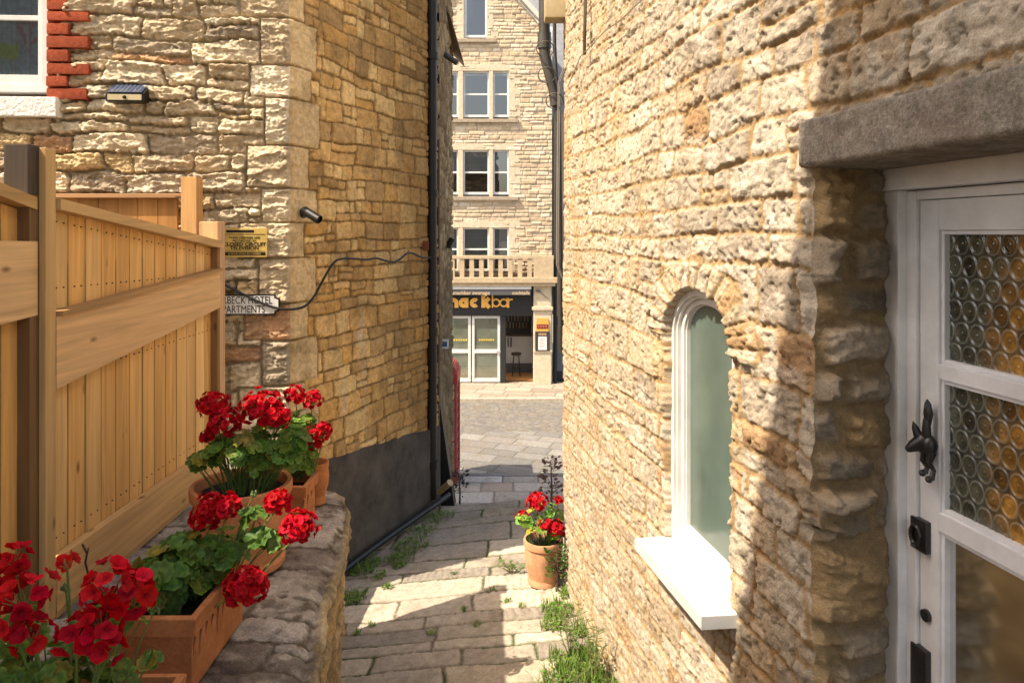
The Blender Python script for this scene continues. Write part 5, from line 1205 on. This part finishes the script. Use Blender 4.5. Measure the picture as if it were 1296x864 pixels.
for a in (45, 135, 225, 315):
    m = MB(); ca, sa = math.cos(R(a)), math.sin(R(a)); m.tube([(sx + .12 * ca, sy + .12 * sa, .77), (sx + .19 * ca, sy + .19 * sa, .05)], .018, 8); m.build('leg', M_['black'], o, True)
m = MB(); m.tube([(sx + .165 * math.cos(a), sy + .165 * math.sin(a), .30) for a in np.linspace(0, 2 * PI, 20)], .012, 6); m.build('foot_ring', M_['black'], o, True)
# awning cassette and shop lettering
aw = thing('awning', 'closed white roller awning above the far bar', 'awning', (FX(620), FD - .3, FZ(366)))
m = MB(); m.box((xl, FD - .42, FZ(365)), (FX(672), FD - .142, FZ(358.5)), bev=.02); m.build('cassette', M_['white'], aw)
m = MB(); m.box((xl, FD - .41, FZ(372)), (FX(671), FD - .385, FZ(365) - .003), col=(.09, .09, .095)); m.build('valance', M_['any'], aw)
def tM(px, py, y): return Matrix(((1, 0, 0, FX(px)), (0, 1, 0, y), (0, 0, 1, FZ(py)), (0, 0, 0, 1)))
vl = mat_plain('valance_text', (.55, .40, .26), .6)
text_mesh('snackbar swanage', .17, tM(574, 371.3, FD - .413), .002, .003, 'lettering', vl, aw, 1.0); text_mesh('cocktails', .17, tM(648, 371.3, FD - .413), .002, .003, 'lettering', vl, aw, .98)
ss = thing('shop_sign', 'dark fascia lettering of the far bar in shaded orange letters', 'sign', (FX(615), FD - .15, FZ(389)))
def stroke(m, pts, w, y0, y1):
    """a flat ribbon letter stroke"""
    n = len(pts); L = []; Rr = []
    for i in range(n):
        a = Vector(pts[max(i - 1, 0)]); b = Vector(pts[min(i + 1, n - 1)]); t = (b - a).normalized(); nn = Vector((-t.y, t.x)) * w / 2; p_ = Vector(pts[i]); L.append(p_ + nn); Rr.append(p_ - nn)
    vv = []
    for a, b in zip(L, Rr): vv += [(a.x, y0, a.y), (b.x, y0, b.y), (a.x, y1, a.y), (b.x, y1, b.y)]
    ff = []
    for i in range(n - 1): k = i * 4; ff += [(k, k + 1, k + 5, k + 4), (k + 2, k + 6, k + 7, k + 3), (k, k + 4, k + 6, k + 2), (k + 1, k + 3, k + 7, k + 5)]
    ff += [(0, 2, 3, 1), (n * 4 - 4, n * 4 - 3, n * 4 - 1, n * 4 - 2)]
    m.add(vv, ff)
def arcp(cx, cz, r_, a0, a1, n=20): return [(cx + r_ * math.cos(R(a0 + (a1 - a0) * k / n)), cz + r_ * math.sin(R(a0 + (a1 - a0) * k / n))) for k in range(n + 1)]
def letters():
    zb_ = FZ(388.6); xh = 12.2 / S; m = MB(); y0, y1 = FD - .19, FD - .142
    wb = .13; r_ = (xh - wb) / 2; X = FX(561.5); adv = .335
    def bold(ch, X):
        cx, cz = X + r_, zb_ + xh / 2
        if ch == 'n': stroke(m, [(X - r_ * .0, zb_), (X, zb_ + xh)], wb, y0, y1); stroke(m, [(X, cz)] + arcp(cx, cz, r_, 150, 0) + [(cx + r_, zb_)], wb, y0 - .003, y1)
        if ch == 'a': stroke(m, arcp(cx, cz, r_, 0, 360), wb, y0, y1); stroke(m, [(cx + r_, zb_), (cx + r_, zb_ + xh)], wb, y0 - .003, y1)
        if ch == 'c': stroke(m, arcp(cx, cz, r_, 45, 315), wb, y0, y1)
        if ch == 'k': stroke(m, [(X, zb_), (X, zb_ + xh * 1.45)], wb, y0, y1); stroke(m, [(X + .02, cz - .03), (X + r_ * 2, zb_ + xh)], wb, y0 - .003, y1); stroke(m, [(X + .06, cz), (X + r_ * 2.1, zb_)], wb, y0 - .006, y1)
        if ch == 's': stroke(m, arcp(cx, cz + r_ / 2, r_ / 2, 30, 270) + arcp(cx, cz - r_ / 2, r_ / 2, 90, -150), wb * .8, y0, y1)
    for ch, lx_ in zip('snack', (558, 571, 583.5, 597.5, 612)): bold(ch, FX(lx_))
    wt = .05; r2 = (xh - wt) / 2 * .86; X = FX(623.5); cz = zb_ + xh / 2
    stroke(m, [(X, zb_), (X, zb_ + xh * 1.45)], wt, y0, y1); stroke(m, arcp(X + r2, cz, r2, 0, 360, 28), wt, y0 - .003, y1)
    X = FX(633.2); stroke(m, arcp(X + r2, cz, r2, 0, 360, 28), wt, y0, y1); stroke(m, [(X + 2 * r2, zb_), (X + 2 * r2, zb_ + xh)], wt, y0 - .003, y1)
    X = FX(643.6); stroke(m, [(X, zb_), (X, zb_ + xh)], wt, y0, y1); stroke(m, [(X, cz)] + arcp(X + r2 * .8, cz + .02, r2 * .8, 160, 60), wt, y0 - .003, y1)
    m.build('lettering', mat_plain('sign_orange', (.80, .42, .10), .5, .1), ss)
letters()
# pilaster signs
q = Vector((FX(686), FD - .30, FZ(411)))
o = thing('hanging_plaque', 'small orange six sided plaque on pilaster of the far bar', 'sign', q)
m = MB(); w, hh = .21, .26; m.prism([(q.x - w, q.z - hh * .35), (q.x - w * .85, q.z - hh), (q.x + w * .85, q.z - hh), (q.x + w, q.z - hh * .35), (q.x + w, q.z + hh * .35), (q.x + w * .85, q.z + hh), (q.x - w * .85, q.z + hh), (q.x - w, q.z + hh * .35)], 1, FD - .34, FD - .302, col=(.62, .33, .08)); m.build('board', M_['any'], o)
m = MB(); m.box((q.x - .19, FD - .346, q.z - .08), (q.x + .19, FD - .341, q.z + .06), col=(.14, .02, .02)); m.build('band', M_['any'], o)
m = MB()
for k in range(4): m.box((q.x - .16 + k * .085, FD - .351, q.z - .045), (q.x - .105 + k * .085, FD - .3465, q.z + .03), col=(.45, .12, .08))
m.build('lettering', M_['any'], o)
q = Vector((FX(686), FD - .30, FZ(430)))
o = thing('menu_board', 'dark framed menu case with white page under the orange plaque', 'sign', q)
m = MB(); m.box((q.x - .24, FD - .345, FZ(442)), (q.x + .24, FD - .302, FZ(417.5)), bev=.01, col=(.045, .04, .04)); m.build('case', M_['any'], o)
m = MB(); m.box((q.x - .14, FD - .35, FZ(440.5)), (q.x + .14, FD - .3455, FZ(424)), col=(.72, .72, .70)); m.build('page', M_['any'], o)
m = MB()
for k in range(7): m.box((q.x - .10, FD - .354, FZ(426.5 + 1.8 * k)), (q.x + rng.uniform(.0, .1), FD - .3505, FZ(426 + 1.8 * k)), col=(.25, .25, .28))
for k in range(5): m.box((q.x - .13 + .055 * k, FD - .35, FZ(422.6)), (q.x - .095 + .055 * k, FD - .3455, FZ(419.5)), col=(.45, .3, .18))
m.build('lettering', M_['any'], o)
m = MB(); m.box((FX(678), FD - .36, FZ(368)), (FX(683), FD - .302, FZ(366)), col=(.1, .1, .1)); m.tube([(FX(679), FD - .33, FZ(366)), (FX(694), FD - .33, FZ(377))], .012, 6, col=(.2, .17, .13)); tag(m.build('awning_bracket', M_['any']), 'thin dark stay with small box at top of the bar pilaster', 'bracket')
# neighbour behind and to the right
nb_ = thing('slate_roofed_building', 'building with slate roof glimpsed behind the gabled one, top right of the gap', 'building', (4.5, 28, 0))
m = MB(); m.box((1.9, 26.0, 0), (8, 32, 9.0), col=(.36, .30, .22)); m.build('wall', M_['ashlar'], nb_)
m = MB(); m.prism([(25.7, 9.0), (25.7, 9.15), (30, 18), (32, 18), (32, 9.0)], 0, -.4, 8); m.build('roof', M_['slate'], nb_)
m = MB(); m.tube([(FX(702.5), FD - .12, 0), (FX(702.5), FD - .12, FZ(328))], .055, 10); m.tube([(FX(703), FD - .12, FZ(329)), (FX(706), FD - .12, FZ(100))], .05, 10); o = m.build('drainpipe', M_['black'], fb, True)
sh = thing('shop_unit', 'dark navy shop front edge in the narrow gap right of the far bar', 'shop', (2.6, 24.3, 0))
m = MB(); m.box((FX(701), FD + .25, 0), (5, FD + .5, 2.2), col=(.03, .04, .06)); m.build('shop_front', M_['any'], sh)
m = MB(); m.box((FX(701), FD + .2, 2.2), (5, FD + 2, 9.0), col=(.30, .24, .17)); m.build('wall', M_['ashlar'], sh)
m = MB(); m.box((FX(703), FD + .18, .35), (FX(720), FD + .248, 1.9), col=(.10, .13, .17)); m.build('window', M_['any'], sh)

# ================================================================ PHONE BOX
pbx, pby = -1.09 - .44, 14.5 + .0
pt_ = thing('phone_box', 'red phone box at the kerb, only its edge showing past the dark house', 'phone box', (pbx, pby, 0))
m = MB(); w = .44
m.box((pbx - w, pby - w, 0.02), (pbx + w, pby + w, .16), bev=.01)
for sx_ in (-1, 1):
    for sy_ in (-1, 1): m.box((pbx + sx_ * w - (.05 if sx_ > 0 else 0), pby + sy_ * w - (.09 if sy_ > 0 else 0), .16), (pbx + sx_ * w + (.05 if sx_ < 0 else 0), pby + sy_ * w + (.09 if sy_ < 0 else 0), 2.02), bev=.008)
m.build('frame', M_['red'], pt_)
m = MB(); m.box((pbx - w - .01, pby - w - .01, 2.02), (pbx + w + .01, pby + w + .01, 2.22), bev=.01)
for k in range(8):
    q = k / 7; ww = (w - .02) * math.cos(q * .9); 
    m.box((pbx - ww, pby - ww, 2.22 + .028 * k), (pbx + ww, pby + ww, 2.25 + .028 * k))
m.build('roof', M_['red'], pt_)
m = MB()
for k in range(9):
    z = .24 + k * .205
    m.box((pbx - w + .05, pby - w + .02, z), (pbx + w - .05, pby - w + .06, z + .025)); m.box((pbx + w - .06, pby - w + .09, z), (pbx + w - .02, pby + w - .09, z + .025))
for q in (-.2, .2): m.box((pbx + q - .012, pby - w + .022, .2), (pbx + q + .012, pby - w + .058, 2.0)); m.box((pbx + w - .058, pby + q - .012, .2), (pbx + w - .022, pby + q + .012, 2.0))
m.build('glazing_bars', M_['red'], pt_)
m = MB(); m.box((pbx - w + .05, pby - w + .05, .2), (pbx + w - .05, pby + w - .05, 2.0)); m.build('pane', mat_glass('kiosk_glass', (.7, .72, .7), .08, .02, (.4, .38, .3), .5), pt_)

# ================================================================ HOUSE BEHIND THE CAMERA that shades the door
sh2 = thing('neighbour_house', 'plain stone house behind the viewpoint whose roof shades the door', 'house', (-4.5, -2, CZ - hw))
m = MB(); m.box((-7.5, -6, CZ - 3), (-1.2, -.42, CZ + 5.82), col=(.42, .34, .23)); m.build('wall', M_['stone_l'], sh2)
m = MB(); m.prism([(-7.6, -6.1), (-1.1, -6.1), (-1.1, .30 + .095 * 1.437), (-7.6, .30 - .095 * 5.063)], 2, CZ + 5.83, CZ + 6.02, col=(1, 1, 1)); m.build('roof', M_['slate'], sh2)
